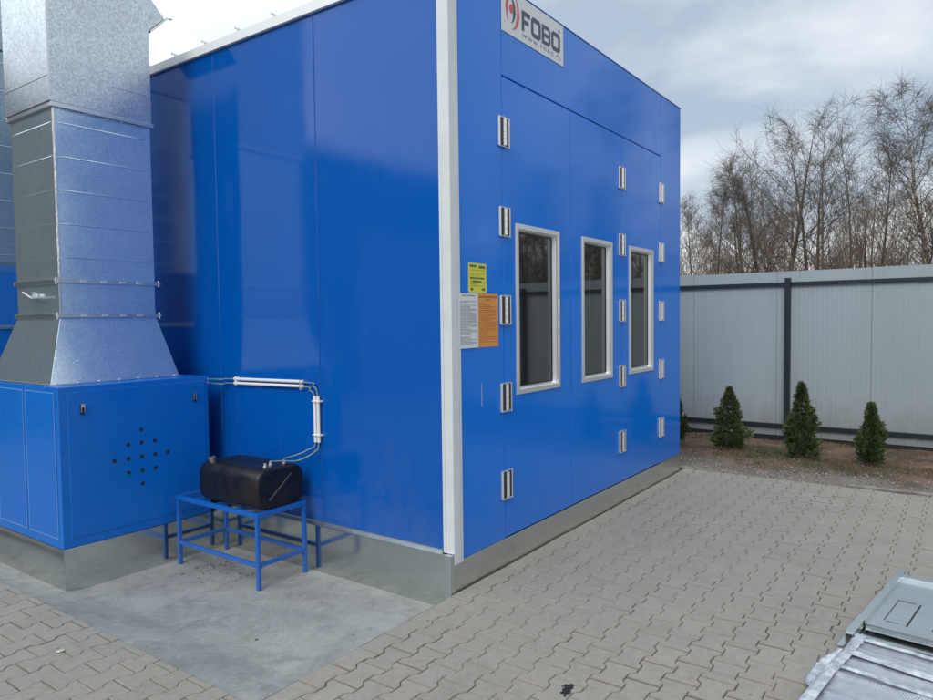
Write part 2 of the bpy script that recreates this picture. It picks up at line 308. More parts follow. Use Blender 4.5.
def copy_tree(o, parent=None):
    c = o.copy(); COL.objects.link(c); c.parent = parent
    for ch in list(o.children): copy_tree(ch, c)
    return c

# ------------------------------------------------------------------ ground
def sheet(x0, x1, y0, y1, z, n=1, m=1):
    b = MB(); vs = [(x0 + (x1 - x0) * i / n, y0 + (y1 - y0) * j / m, z) for j in range(m + 1) for i in range(n + 1)]
    b.faces(vs, [(j * (n + 1) + i, j * (n + 1) + i + 1, (j + 1) * (n + 1) + i + 1, (j + 1) * (n + 1) + i) for j in range(m) for i in range(n)]); return b
struct('terrain', sheet(-400, 500, -450, 450, -0.16), 'far')
struct('yard', sheet(-34, -8.6, -14, 8.9, -0.012), 'yard')
yb = sheet(-8.6, 4.3, -14, -8.3, -0.012); struct('yard', yb, 'yard')
struct('joint_bed', MB().box(-8.6, 4.3, -8.3, -0.001, -0.13, -0.0070).box(-8.6, -1.52, -0.001, 8.9, -0.13, -0.0072), 'sand')
# concrete slab, a little lower than the paving
def slab():
    b = MB(); n, mm = 40, 80
    x0, x1, y0, y1 = -1.52, 0.0, 0.0, 8.9
    vs = []
    for j in range(mm + 1):
        for i in range(n + 1):
            x = x0 + (x1 - x0) * i / n; y = y0 + (y1 - y0) * j / mm
            t = min(1, max(0, (x + 1.52) / 0.35))
            z = -0.096 + (1 - t) * 0.078 + 0.004 * noise.noise(Vector((x * 2, y * 2, 0)))
            vs.append((x, y, z))
    b.faces(vs, [(j * (n + 1) + i, j * (n + 1) + i + 1, (j + 1) * (n + 1) + i + 1, (j + 1) * (n + 1) + i) for j in range(mm) for i in range(n)])
    return b
struct('concrete_slab', slab(), 'slab', smooth=True)

rnd = random.Random(4)
def pavers():
    b = MB(); L = 0.2; P = 0.1425; a = 0.0125; gap = 0.0020; ch = 0.0032
    def outline(g, c, flat_top=False):
        # clockwise outline of one double-T block, g = joint allowance, c = chamfer inset
        hx = L / 2 - g - 0.001 - c; e = g + c * 0.8
        top = [(-hx, P / 2 + a - e), (-0.062, P / 2 + a - e), (-0.037, P / 2 - a - e), (0.037, P / 2 - a - e), (0.062, P / 2 + a - e), (hx, P / 2 + a - e)]
        if flat_top: top = [(-hx, P / 2 - 0.010 - c)] + [(x, P / 2 - 0.010 - c) for x, _ in top[1:-1]] + [(hx, P / 2 - 0.010 - c)]
        bot = [(x, -(P / 2 + a - e) if abs(x) > 0.05 else -(P / 2 - a - e)) for x, _ in reversed(top)]
        return top + bot
    shapes = {}
    for ft in (False, True): shapes[ft] = (outline(gap, 0, ft), outline(gap, ch, ft))
    def clampx(x, y):
        if y > 0.0 and x > -1.522: x = -1.522
        if y <= 0.02 and x > 4.3: x = 4.3
        return x
    for k in range(-58, 62):
        yc = -P / 2 + k * P - (0.004 if k < 0 else 0)
        off = (L / 2) if k % 2 else 0.0
        for i in range(-45, 24):
            xc = i * L + off + 0.045
            if yc > 0 and xc - L / 2 > -1.54: continue
            if xc - L / 2 > 4.28 or xc < -8.55: continue
            ft = (k == 0 and xc > -1.6)
            o1, o2 = shapes[ft]; n = len(o1)
            tz = rnd.gauss(0, 0.0011) - (0.002 if rnd.random() < 0.05 else 0)
            # slow waves of settlement
            tz = max(tz + 0.004 * noise.noise(Vector((xc * 0.6, yc * 0.6, 3))), -0.0030)
            sx, sy = rnd.gauss(0, 0.006), rnd.gauss(0, 0.006); jx, jy = rnd.gauss(0, 0.0007), rnd.gauss(0, 0.0007)
            rot = rnd.gauss(0, 0.004)
            vs = []
            for ring, z in ((o1, -0.05), (o1, -ch), (o2, 0.0)):
                for (x, y) in ring:
                    xx = x - rot * y; yy = y + rot * x
                    X = clampx(xc + xx + jx, yc); Y = yc + yy + jy
                    vs.append((X, Y, z + tz + sx * x + sy * y))
            fs = []
            for r in range(2):
                for q in range(n):
                    fs.append((r * n + q, r * n + (q + 1) % n, (r + 1) * n + (q + 1) % n, (r + 1) * n + q))
            m0 = len(b.mi)
            t = 2 * n
            # top, split in three convex pieces
            fs += [(t + 0, t + 1, t + 10, t + 11), (t + 1, t + 2, t + 9, t + 10), (t + 2, t + 3, t + 8, t + 9), (t + 3, t + 4, t + 7, t + 8), (t + 4, t + 5, t + 6, t + 7)]
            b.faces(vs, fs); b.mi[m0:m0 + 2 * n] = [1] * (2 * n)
    return b
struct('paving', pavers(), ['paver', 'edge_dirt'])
# soil bed in front of the fence
def soil():
    b = MB(); nx, ny = 60, 220; x0, x1, y0, y1 = 4.302, 9.0, -14.0, 9.0
    vs = []
    for j in range(ny + 1):
        for i in range(nx + 1):
            x = x0 + (x1 - x0) * i / nx; y = y0 + (y1 - y0) * j / ny
            t = min(1, (x - x0) / 0.5)
            z = -0.014 + t * (0.012 + 0.035 * noise.fractal(Vector((x * 1.6, y * 1.6, 0)), 1.0, 2.0, 5))
            vs.append((x, y, z))
    b.faces(vs, [(j * (nx + 1) + i, j * (nx + 1) + i + 1, (j + 1) * (nx + 1) + i + 1, (j + 1) * (nx + 1) + i) for j in range(ny) for i in range(nx)])
    return b
struct('soil', soil(), 'soil', smooth=True)
kb = MB()
for i in range(8):
    y1 = -1.62 - i * 1.0
    kb.box(4.312, 4.372, y1 - 0.992, y1, -0.1, 0.022 + 0.004 * math.sin(i * 2.1))
struct('kerb', kb, 'kerb', bevel=0.006)
struct('kerb_gap', MB().box(4.3005, 4.3115, -9.6, -1.62, -0.1, 0.003), 'dark')
struct('kerb', MB().box(4.312, 4.372, -0.17, 0.75, -0.1, 0.012), 'kerb', bevel=0.006)

# gravel and grass on the soil
def gravel():
    b = MB(); r = random.Random(8)
    base = [Vector(v) for v in ((1, 0, 0), (-1, 0, 0), (0, 1, 0), (0, -1, 0), (0, 0, 0.7), (0, 0, -0.7))]
    fs = [(0, 2, 4), (2, 1, 4), (1, 3, 4), (3, 0, 4), (2, 0, 5), (1, 2, 5), (3, 1, 5), (0, 3, 5)]
    for _ in range(5200):
        if r.random() < 0.75: x = 4.25 + abs(r.gauss(0, 0.42)); y = r.uniform(-5, 0.9)
        else: x = r.uniform(4.3, 6.8); y = r.uniform(-5, 0.9)
        if r.random() < 0.06: x = r.uniform(2.6, 4.3); y = r.uniform(-3, -0.1)
        s = r.choice((0.003, 0.005, 0.007, 0.010)) * r.uniform(0.7, 1.4)
        if x < 4.28: s = min(s, 0.006)
        rot = Matrix.Rotation(r.uniform(0, 6.3), 3, 'Z') @ Matrix.Rotation(r.uniform(-0.6, 0.6), 3, 'X')
        zc = s * 0.35 if x < 4.3 else -0.004 + min(1, (x - 4.3) / 0.5) * (0.012 + 0.035 * noise.fractal(Vector((x * 1.6, y * 1.6, 0)), 1.0, 2.0, 5)) + 0.002
        b.faces([Vector((x, y, zc)) + rot @ Vector((v.x * s * r.uniform(0.7, 1.3), v.y * s * r.uniform(0.6, 1.1), v.z * s)) for v in base], fs)
    return b
tag(link('gravel', gravel(), 'stone'), 'loose gravel spilled along the edge of the paving beside the soil strip', 'gravel', kind='stuff')
def grass():
    b = MB(); r = random.Random(5)
    for _ in range(2600):
        cx, cy = r.uniform(4.75, 6.8), r.uniform(-5.5, 1.0)
        if noise.noise(Vector((cx * 0.9, cy * 0.9, 7))) < -0.02: continue
        z = -0.014 + min(1, (cx - 4.3) / 0.5) * (0.012 + 0.035 * noise.fractal(Vector((cx * 1.6, cy * 1.6, 0)), 1.0, 2.0, 5)) - 0.004
        for _ in range(12):
            x = cx + r.gauss(0, 0.035); y = cy + r.gauss(0, 0.035); g = r.uniform(0, 6.3); h = r.uniform(0.015, 0.05); l = r.uniform(0.0, 0.05); wd = 0.0028
            dx, dy = math.cos(g), math.sin(g)
            b.face([(x - dy * wd, y + dx * wd, z), (x + dy * wd, y - dx * wd, z), (x + dx * l, y + dy * l, z + h)])
    return b
tag(link('grass', grass(), 'grass'), 'short mossy grass and dry blades growing on the soil strip', 'grass', kind='stuff')
def litter():
    b = MB(); r = random.Random(12)
    for _ in range(60):
        x, y = r.gauss(-0.42, 0.13), r.gauss(1.75, 0.16); s = r.uniform(0.003, 0.008)
        b.box(x - s, x + s, y - s * r.uniform(0.4, 1), y + s, -0.1, -0.096 + s * 0.8 + 0.002)
    for _ in range(6):
        x, y = r.uniform(-1.2, -0.1), r.uniform(0.15, 2.2); s = r.uniform(0.003, 0.007); b.box(x - s, x + s, y - s, y + s, -0.1, -0.094 + s * 0.5)
    for _ in range(70):
        x, y = r.uniform(-2.6, 3.6), r.uniform(-3.0, -0.1); s = r.uniform(0.002, 0.005); b.box(x - s, x + s, y - s, y + s, -0.004, s)
    return b
tag(link('pebble_debris', litter(), 'stone'), 'small crumbs of debris under the table and scattered on the paving', 'debris', kind='stuff')
# small crumpled scrap on the left paving
def scrap(px, py, s, seed):
    r = random.Random(seed); b = MB(); n = 6
    vs = [(px + (i / n - 0.5) * s + r.gauss(0, s * 0.05), py + (j / n - 0.5) * s * 0.45 + r.gauss(0, s * 0.05), 0.004 + abs(r.gauss(0, s * 0.14))) for j in range(n + 1) for i in range(n + 1)]
    b.faces(vs, [(j * (n + 1) + i, j * (n + 1) + i + 1, (j + 1) * (n + 1) + i + 1, (j + 1) * (n + 1) + i) for j in range(n) for i in range(n)]); return b
o = link('paper_scrap', scrap(-1.77, 1.23, 0.036, 3), 'paper', loc=(-1.77, 1.23, 0)); tag(o, 'small crumpled white scrap lying on the paving left of the concrete slab', 'litter')
o.modifiers.new('thick', 'SOLIDIFY').thickness = 0.001

# ------------------------------------------------------------------ paint booth
W, H, D = 4.16, 3.935, 7.6
booth = thing('spray_booth', (0, 0, 0), 'large glossy blue panel spray booth with three tall windows in its folding doors', 'booth')
# plinth
pb = MB().box(-0.036, 0.02, 0.0, D, -0.13, 0.238)
link('right_plinth', MB().box(W - 0.1, W + 0.004, 0.161, D, -0.11, 0.2), 'galv_plinth', booth)
link('plinth', pb, 'galv_plinth', booth, bevel=0.003)
link('front_plinth', MB().box(0.0205, W, 0.004, 0.16, -0.11, 0.186), 'galv_front', booth, bevel=0.003)
link('plinth_lip', MB().box(-0.0375, -0.003, 0.0815, D, 0.2384, 0.2392), 'galv_sheet', booth)
cj = MB().box(-0.039, -0.001, -0.002, 0.045, -0.1, 0.2405)
link('plinth_corner', cj, 'galv_sheet', booth, bevel=0.002)
# side wall panels with real joints
def microprofile(y0, y1, z0, z1, xf, th):
    """panel facing -x with a fine rounded groove profile at its edges"""
    b = MB(); c = 0.006
    prof = [(y0, xf + c), (y0 + c * 0.8, xf), (y1 - c * 0.8, xf), (y1, xf + c), (y1, xf + th), (y0, xf + th)]
    return b.prism([(x, y) for y, x in prof], 'z', z0, z1)
ys = [0.008, 1.17, 2.33, 3.49, 4.65, 5.81, D]
for a, c in zip(ys[:-1], ys[1:]):
    link('side_panel', microprofile(a + 0.0015, c - 0.0015, 0.262, 3.83, 0.0, 0.05), 'blue_shaded', booth)
link('base_rail', MB().box(-0.006, 0.0515, 0.085, D, 0.2394, 0.2612), 'galv_sheet', booth)
link('wall_core', MB().box(0.052, 0.10, 0.14, D - 0.02, 0.2, 3.82), 'dark', booth)
link('rear_wall', MB().box(0.101, W - 0.08, D - 0.08, D - 0.002, 0.2, 3.82), 'blue', booth)
link('right_wall', MB().box(W - 0.078, W, 0.062, D, 0.201, 3.88), 'blue', booth)
# roof, its trim and the screws standing on it
link('roof', MB().box(0.03, W - 0.03, 0.062, D - 0.01, 3.84, 3.885), 'galv_sheet', booth)
link('roof_trim', MB().box(-0.022, 0.028, 0.103, D, 3.832, 3.893).box(-0.028, -0.0225, 0.103, D, 3.828, 3.897), 'roof_white', booth, bevel=0.002)
y = 0.30
scr = None
for k in range(17):
    if scr is None:
        s_ = MB().tube([(-0.014, y, 3.894), (-0.014, y, 3.915)], 0.006, 8).tube([(-0.045, y, 3.918), (0.02, y, 3.918)], 0.0075, 8)
        scr = link('roof_screw', s_, 'alu', booth)
    else:
        c = scr.copy(); COL.objects.link(c); c.parent = booth; c.location = (0, k * 0.42, 0)
# corner trim
link('corner_trim', MB().prism([(-0.006, -0.006), (0.088, -0.006), (0.088, -0.0005), (-0.0005, -0.0005), (-0.0005, 0.080), (-0.006, 0.080)], 'z', 0.243, 3.925).box(-0.0005, 0.088, -0.006, -0.0005, 0.176, 0.2428), 'trim', booth, bevel=0.0015)
link('trim_joint', MB().box(0.064, 0.066, -0.0068, -0.0058, 0.18, 3.92).box(-0.0068, -0.0058, 0.058, 0.060, 0.25, 3.92), 'galv_sheet', booth)
# front wall
TH = 0.06
def wall_piece(x0, x1, z0, z1, hole=None, y=0.0, th=TH, c=0.0035):
    b = MB()
    if hole is None:
        vs = [(x0, y + th, z0), (x1, y + th, z0), (x1, y + th, z1), (x0, y + th, z1),
              (x0, y + c, z0), (x1, y + c, z0), (x1, y + c, z1), (x0, y + c, z1),
              (x0 + c, y, z0 + c), (x1 - c, y, z0 + c), (x1 - c, y, z1 - c), (x0 + c, y, z1 - c)]
        fs = [(0, 1, 2, 3)] + [(i, (i + 1) % 4, 4 + (i + 1) % 4, 4 + i) for i in range(4)] + [(4 + i, 4 + (i + 1) % 4, 8 + (i + 1) % 4, 8 + i) for i in range(4)] + [(8, 9, 10, 11)]
        b.faces(vs, fs); return b
    hx0, hx1, hz0, hz1 = hole
    O = [(x0, z0), (x1, z0), (x1, z1), (x0, z1)]; I = [(x0 + c, z0 + c), (x1 - c, z0 + c), (x1 - c, z1 - c), (x0 + c, z1 - c)]; Hh = [(hx0, hz0), (hx1, hz0), (hx1, hz1), (hx0, hz1)]
    vs = [(p[0], y + th, p[1]) for p in O] + [(p[0], y + c, p[1]) for p in O] + [(p[0], y, p[1]) for p in I] + [(p[0], y, p[1]) for p in Hh] + [(p[0], y + th, p[1]) for p in Hh]
    fs = []
    for i in range(4):
        j = (i + 1) % 4
        fs += [(i, j, 4 + j, 4 + i), (4 + i, 4 + j, 8 + j, 8 + i), (8 + i, 8 + j, 12 + j, 12 + i), (12 + i, 12 + j, 16 + j, 16 + i), (16 + i, 16 + j, j, i)]
    b.faces(vs, fs); return b
S1, S2, S3, S4 = 0.591, 1.578, 2.574, 3.570
zb, zt = 0.189, 3.322
link('front_column', wall_piece(0.0, S1 - 0.001, zb, H - 0.004), 'blue', booth)
link('front_column', wall_piece(S4 + 0.001, W, zb, H - 0.004), 'blue', booth)
link('lintel', wall_piece(S1 + 0.0015, S4 - 0.0015, zt + 0.004, H - 0.004), 'blue', booth)
link('top_flashing', MB().box(-0.004, W + 0.004, -0.004, 0.07, H - 0.003, H + 0.004), 'blue_frame', booth)
link('front_backing', MB().box(0.3, 0.72, 0.062, 0.10, 0.2, 3.9).box(0.721, 3.45, 0.062, 0.10, 2.5, 3.9).box(1.46, 1.70, 0.0625, 0.10, 0.2, 2.4).box(2.45, 2.70, 0.0625, 0.10, 0.2, 2.4).box(3.451, 3.7, 0.062, 0.10, 0.2, 3.9).box(0.721, 3.45, 0.0625, 0.10, 0.2, 0.8), 'dark', booth)
wins = [(0.745, 1.382), (1.768, 2.362), (2.738, 3.350)]
wz0, wz1 = 1.165, 2.357
for n_, ((a, c), (w0, w1)) in enumerate(zip(((S1, S2), (S2, S3), (S3, S4)), wins)):
    g0 = 0.003 if n_ != 0 else 0.003
    dl = wall_piece(a + g0, c - 0.003, zb + 0.006, zt - 0.003, (w0 + 0.012, w1 - 0.012, wz0 + 0.012, wz1 - 0.012))
    door = link('door_leaf', dl, 'blue', booth)
    fm = MB(); fo = 0.044   # frame: rim standing proud, reveal sloping in
    def ring(o0, i0, y0, y1):
        A = [(w0 + o0, wz0 + o0), (w1 - o0, wz0 + o0), (w1 - o0, wz1 - o0), (w0 + o0, wz1 - o0)]
        B = [(w0 + i0, wz0 + i0), (w1 - i0, wz0 + i0), (w1 - i0, wz1 - i0), (w0 + i0, wz1 - i0)]
        return [(p[0], y0, p[1]) for p in A], [(p[0], y1, p[1]) for p in B]
    steps = [(0.0, 0.0002), (0.0, -0.008), (0.003, -0.011), (0.034, -0.011), (0.037, -0.008), (0.037, 0.006), (0.044, 0.008), (0.052, 0.036), (0.052, 0.055), (0.013, 0.055), (0.013, 0.0002)]
    vs = []
    for o_, y_ in steps:
        vs += [(p[0], y_, p[1]) for p in ((w0 + o_, wz0 + o_), (w1 - o_, wz0 + o_), (w1 - o_, wz1 - o_), (w0 + o_, wz1 - o_))]
    ns = len(steps); fs = []
    for k in range(ns):
        for i in range(4):
            j = (i + 1) % 4; k2 = (k + 1) % ns
            fs.append((k * 4 + i, k * 4 + j, k2 * 4 + j, k2 * 4 + i))
    fm.faces(vs, fs)
    link('window_frame', fm, 'alu', door)
    link('window_pane', MB().box(w0 + 0.050, w1 - 0.050, 0.034, 0.040, wz0 + 0.050, wz1 - 0.050), 'glass', door)
    link('window_seal', MB().box(w0 + 0.0525, w0 + 0.058, 0.030, 0.0335, wz0 + 0.053, wz1 - 0.053).box(w1 - 0.058, w1 - 0.0525, 0.030, 0.0335, wz0 + 0.053, wz1 - 0.053)
         .box(w0 + 0.0582, w1 - 0.0582, 0.030, 0.0335, wz0 + 0.053, wz0 + 0.058).box(w0 + 0.0582, w1 - 0.0582, 0.030, 0.0335, wz1 - 0.058, wz1 - 0.053), 'black', door)
# small scratch on the left column
link('scratch', MB().box(0.318, 0.321, -0.0006, 0.001, 1.13, 1.28), 'trim', booth)
# hinges
hp = None
def make_hinge():
    h = MB(); hw, hh = 0.066, 0.096
    h.prism([(-hw, -0.001), (-hw, -0.013), (-hw + 0.004, -0.017), (-hw + 0.012, -0.017), (-hw + 0.0135, -0.008), (hw - 0.0135, -0.008), (hw - 0.012, -0.017), (hw - 0.004, -0.017), (hw, -0.013), (hw, -0.001)], 'z', -hh, hh)
    return link('hinge', h, 'hinge_alu', booth, bevel=0.002)
for xs in (S1 + 0.012, S3, S4):
    for zs in (0.563, 1.164, 1.757, 2.350, 2.948):
        if hp is None:
            hp = make_hinge()
            br = MB()
            for i in range(4):
                z0 = -0.088 + i * 0.0445; br.tube([(0, -0.015, z0), (0, -0.015, z0 + 0.0425)], 0.0135, 14)
            link('hinge_barrel', br, 'hinge_alu', hp)
            for sg in (-1, 1):
                xa, xb = sorted((sg * 0.0150, sg * 0.052)); link('hinge_channel', MB().box(xa, xb, -0.0125, -0.0085, -0.09, 0.09), 'black', hp)
                za, zc = sorted((sg * 0.0962, sg * 0.0995)); link('hinge_cap', MB().box(-0.064, 0.064, -0.0175, -0.0082, za, zc), 'hinge_alu', hp)
            h = hp
        else:
            h = copy_tree(hp, booth)
        h.location = (xs, 0, zs)

# company sign
sign = thing('company_sign', (1.03, -0.002, 3.77), 'white company board with red emblem and dark lettering at top of blue booth front', 'sign')
link('board', MB().box(0.594, 1.466, -0.005, -0.001, 3.622, 3.925), 'sign', sign, bevel=0.001)
def strokes(b, x0, x1, z0, z1, kind, t, y0=-0.0075, y1=-0.0052):
    c = t * 0.75
    def ringp(xa, xb, za, zb_, tt, cc):
        O = [(xa + cc, za), (xb - cc, za), (xb, za + cc), (xb, zb_ - cc), (xb - cc, zb_), (xa + cc, zb_), (xa, zb_ - cc), (xa, za + cc)]
        q = max(cc - tt * 0.55, 0.002); I = [(xa + tt + q, za + tt), (xb - tt - q, za + tt), (xb - tt, za + tt + q), (xb - tt, zb_ - tt - q), (xb - tt - q, zb_ - tt), (xa + tt + q, zb_ - tt), (xa + tt, zb_ - tt - q), (xa + tt, za + tt + q)]
        for i in range(8):
            j = (i + 1) % 8; b.prism([O[i], O[j], I[j], I[i]], 'y', y0, y1)
    if kind == 'O': ringp(x0, x1, z0, z1, t, c)
    if kind == 'B':
        zm = (z0 + z1) / 2
        b.box(x0, x0 + t, y0, y1, z0, z1)
        b.box(x0 + t, x1 - c, y0, y1, z0, z0 + t * 0.85); b.box(x0 + t, x1 - c, y0, y1, zm - t * 0.4, zm + t * 0.4); b.box(x0 + t, x1 - c, y0, y1, z1 - t * 0.85, z1)
        b.prism([(x1 - c, z0), (x1, z0 + c), (x1, zm - t * 0.35), (x1 - t * 0.3, zm), (x1, zm + t * 0.35), (x1, z1 - c), (x1 - c, z1)], 'y', y0, y1)
    if kind == 'F':
        b.box(x0, x0 + t, y0, y1, z0, z1); b.box(x0 + t, x1, y0, y1, z1 - t, z1); zm = (z0 + z1) / 2; b.box(x0 + t, x1 - 0.02, y0, y1, zm - t * 0.55, zm + t * 0.35)
lt = MB(); xx = 0.852
for ch, wd in (('F', 0.112), ('O', 0.135), ('B', 0.125), ('O', 0.135)):
    strokes(lt, xx, xx + wd, 3.702, 3.840, ch, 0.030); xx += wd + 0.0175
link('lettering', lt, 'sign_ink', sign)
def text_mesh(body, x0, x1, z0, zh, y, parent, mat, name):
    cu_ = bpy.data.curves.new(name, 'FONT'); cu_.body = body; cu_.size = 1.0; cu_.extrude = 0.0
    o_ = bpy.data.objects.new('tmp', cu_); COL.objects.link(o_)
    dg = bpy.context.evaluated_depsgraph_get(); me = bpy.data.meshes.new_from_object(o_.evaluated_get(dg))
    bpy.data.objects.remove(o_); vs = [v.co.copy() for v in me.vertices]
    mx = min(v.x for v in vs); Mx = max(v.x for v in vs); my = min(v.y for v in vs); My = max(v.y for v in vs)
    off = Vector(parent['_loc'])
    for v in me.vertices:
        v.co = Vector((x0 + (v.co.x - mx) / (Mx - mx) * (x1 - x0), y, z0 + (v.co.y - my) / (My - my) * zh)) - off
    me.materials.append(M[mat]); o2 = bpy.data.objects.new(name, me); COL.objects.link(o2); o2.parent = parent
    s_ = o2.modifiers.new('t', 'SOLIDIFY'); s_.thickness = 0.0012; return o2
text_mesh('W W W . F O B O . P L', 0.86, 1.425, 3.657, 0.026, -0.006, sign, 'sign_ink', 'web_address')
text_mesh('\u00ae', 1.385, 1.41, 3.853, 0.026, -0.006, sign, 'sign_ink', 'trademark_symbol')
def crescent(b, cx, cz, r, a0, a1, t, sx=1.0, n=16, y0=-0.0075, y1=-0.0052):
    for i in range(n):
        u0, u1 = i / n, (i + 1) / n; g0, g1 = R(a0 + (a1 - a0) * u0), R(a0 + (a1 - a0) * u1)
        w0_, w1_ = t * math.sin(PI * min(max(u0, 0.04), 0.96)), t * math.sin(PI * min(max(u1, 0.04), 0.96))
        P_ = lambda g, rr: (cx + sx * rr * math.cos(g), cz + rr * math.sin(g))
        b.prism([P_(g0, r - w0_), P_(g0, r), P_(g1, r), P_(g1, r - w1_)], 'y', y0, y1)
em = MB(); crescent(em, 0.735, 3.795, 0.115, 95, 225, 0.030, 0.8); link('emblem_arc', em, 'sign_red', sign)
em = MB(); crescent(em, 0.722, 3.785, 0.118, -85, 60, 0.034, 0.8); link('emblem_arc', em, 'sign_red', sign); em = MB()
em.prism([(0.715 + 0.026 * math.cos(2 * PI * i / 20), 3.80 + 0.030 * math.sin(2 * PI * i / 20)) for i in range(20)], 'y', -0.0075, -0.0052)
link('emblem_dot', em, 'sign_red', sign)
em = MB(); crescent(em, 0.690, 3.792, 0.092, -70, 80, 0.034, 0.85); link('emblem_arc', em, 'sign_ink', sign)

# paper notices
def notice(name, x0, x1, z0, z1, yb, mat, ink, seed, label, lines, heads, indent=0.1):
    t = thing(name, ((x0 + x1) / 2, yb, (z0 + z1) / 2), label, 'notice')
    bd = sheet(0, 1, 0, 1, 0, 8, 10)
    vs = [(x0 + (x1 - x0) * p[0], yb - 0.0012 + 0.0006 * math.sin(p[0] * 4 + p[1] * 3 + seed), z0 + (z1 - z0) * p[1]) for p in bd.v]; bd.v = vs
    o_ = link('sheet_of_paper', bd, mat, t); s_ = o_.modifiers.new('t', 'SOLIDIFY'); s_.thickness = 0.0006
    b = MB(); r = random.Random(seed); hgt = z1 - z0; wid = x1 - x0
    for k in range(lines):
        if k in heads: continue
        if r.random() < 0.12: continue
        z = z1 - hgt * (0.12 + 0.82 * k / lines); x = x0 + wid * indent; end = x0 + wid * r.choice((0.9, 0.88, 0.92, 0.62, 0.45))
        while x < end:
            l = wid * r.uniform(0.03, 0.1); b.box(x, min(x + l, end), yb - 0.0027, yb - 0.0023, z - hgt * 0.0045, z + hgt * 0.0045); x += l + wid * 0.018
    link('small_print', b, ink, t)
    b = MB()
    for (u0, u1, v0, v1) in heads.values() if isinstance(heads, dict) else []:
        x = x0 + wid * u0
        while x < x0 + wid * u1 - wid * 0.02:
            l = min(wid * r.uniform(0.05, 0.09), x0 + wid * u1 - x); b.box(x, x + l, yb - 0.0029, yb - 0.0024, z0 + hgt * v0, z0 + hgt * v1); x += l + wid * 0.02
    if b.v: link('heading', b, 'ink' if mat != 'orange' else 'ink_brown', t)
    return t
notice('paper_notice', 0.182, 0.384, 1.866, 2.054, 0.0, 'yellow', 'ink', 1, 'small yellow printed notice above the white and orange sheets on booth front', 14, {0: (0.08, 0.42, 0.86, 0.94), 1: (0.58, 0.93, 0.84, 0.92), 6: (0.1, 0.9, 0.47, 0.52), 7: (0.25, 0.75, 0.36, 0.4), 12: (0.12, 0.25, 0.08, 0.16), 13: (0.75, 0.9, 0.08, 0.16)})
notice('paper_notice', 0.058, 0.276, 1.515, 1.860, -0.007, 'paper', 'ink_soft', 2, 'white printed instruction sheet overlapping the white corner trim', 34, {0: (0.2, 0.85, 0.955, 0.968)})
notice('paper_notice', 0.279, 0.520, 1.515, 1.862, 0.0, 'orange', 'ink_brown', 3, 'orange printed notice between the white sheet and middle hinge', 26, {0: (0.08, 0.92, 0.925, 0.955), 1: (0.4, 0.6, 0.875, 0.892)})

# ------------------------------------------------------------------ heater cabinet in front
BX0, BX1, BY0, BY1, BZ0, BZ1 = -1.275, -0.165, 2.27, 3.56, 0.203, 1.28
cab = thing('heater_cabinet', ((BX0 + BX1) / 2, (BY0 + BY1) / 2, -0.08), 'blue sheet metal heater cabinet with diamond of vent holes on a galvanised plinth', 'cabinet')
link('body', MB().box(BX0, BX1, BY0, BY1, BZ0, BZ1), 'blue_box', cab, bevel=0.004)
link('plinth', MB().box(BX0 + 0.001, -0.038, BY0 + 0.001, BY1, -0.12, BZ0 - 0.001), 'galv_plinth', cab, bevel=0.003)
fp = wall_piece(BX0 + 0.055, BX1 - 0.03, BZ0 + 0.06, BZ1 - 0.035, None, BY0 - 0.004, 0.0038, 0.003)
link('front_panel', fp, 'blue_box', cab)
def side_door(y0, y1, z0, z1, xf):
    b = MB(); c = 0.003
    b.faces([(xf, y0, z0), (xf, y1, z0), (xf, y1, z1), (xf, y0, z1), (xf - c, y0 + c, z0 + c), (xf - c, y1 - c, z0 + c), (xf - c, y1 - c, z1 - c), (xf - c, y0 + c, z1 - c)],
            [(0, 1, 2, 3), (4, 5, 6, 7)] + [(i, (i + 1) % 4, 4 + (i + 1) % 4, 4 + i) for i in range(4)]); return b
M['blue_edge'] = Mat('blue_pale_edge', (0.16, 0.32, 0.66), 0.3).m  # paler blue for the outlines of the side doors
for (y0, y1) in ((2.325, 2.755), (2.79, 3.24)):
    d = link('side_door', side_door(y0, y1, 0.265, 1.245, BX0 - 0.0005), 'blue_box', cab)
    t = 0.0055; xe = BX0 - 0.0045
    link('door_edge', MB().box(xe, xe + 0.002, y0, y0 + t, 0.265, 1.245).box(xe, xe + 0.002, y1 - t, y1, 0.265, 1.245).box(xe, xe + 0.002, y0 + t, y1 - t, 0.265, 0.265 + t).box(xe, xe + 0.002, y0 + t, y1 - t, 1.245 - t, 1.245), 'blue_edge', d)
for k, (rw, z) in enumerate(((0, 0.933), (1, 0.836), (2, 0.737), (1, 0.637), (0, 0.541))):
    for q in range(-rw, rw + 1):
        x = -0.72 + q * 0.1
        link('vent_hole', MB().tube([(x, BY0 - 0.0047, z), (x, BY0 - 0.002, z)], 0.0145, 14), 'dark', cab)
for x, z in ((-1.127, 1.125), (-0.29, 1.125)):
    lt_ = link('latch', MB().box(x - 0.014, x + 0.014, BY0 - 0.012, BY0 - 0.0045, z - 0.036, z + 0.036), 'black', cab, bevel=0.003)
    link('latch_loop', MB().tube([(x - 0.01, BY0 - 0.018, z + 0.015), (x - 0.01, BY0 - 0.02, z - 0.02), (x + 0.01, BY0 - 0.02, z - 0.02), (x + 0.01, BY0 - 0.018, z + 0.015)], 0.003, 6).box(x - 0.013, x + 0.013, BY0 - 0.022, BY0 - 0.0125, z + 0.012, z + 0.036), 'chrome', lt_, bevel=0.002)

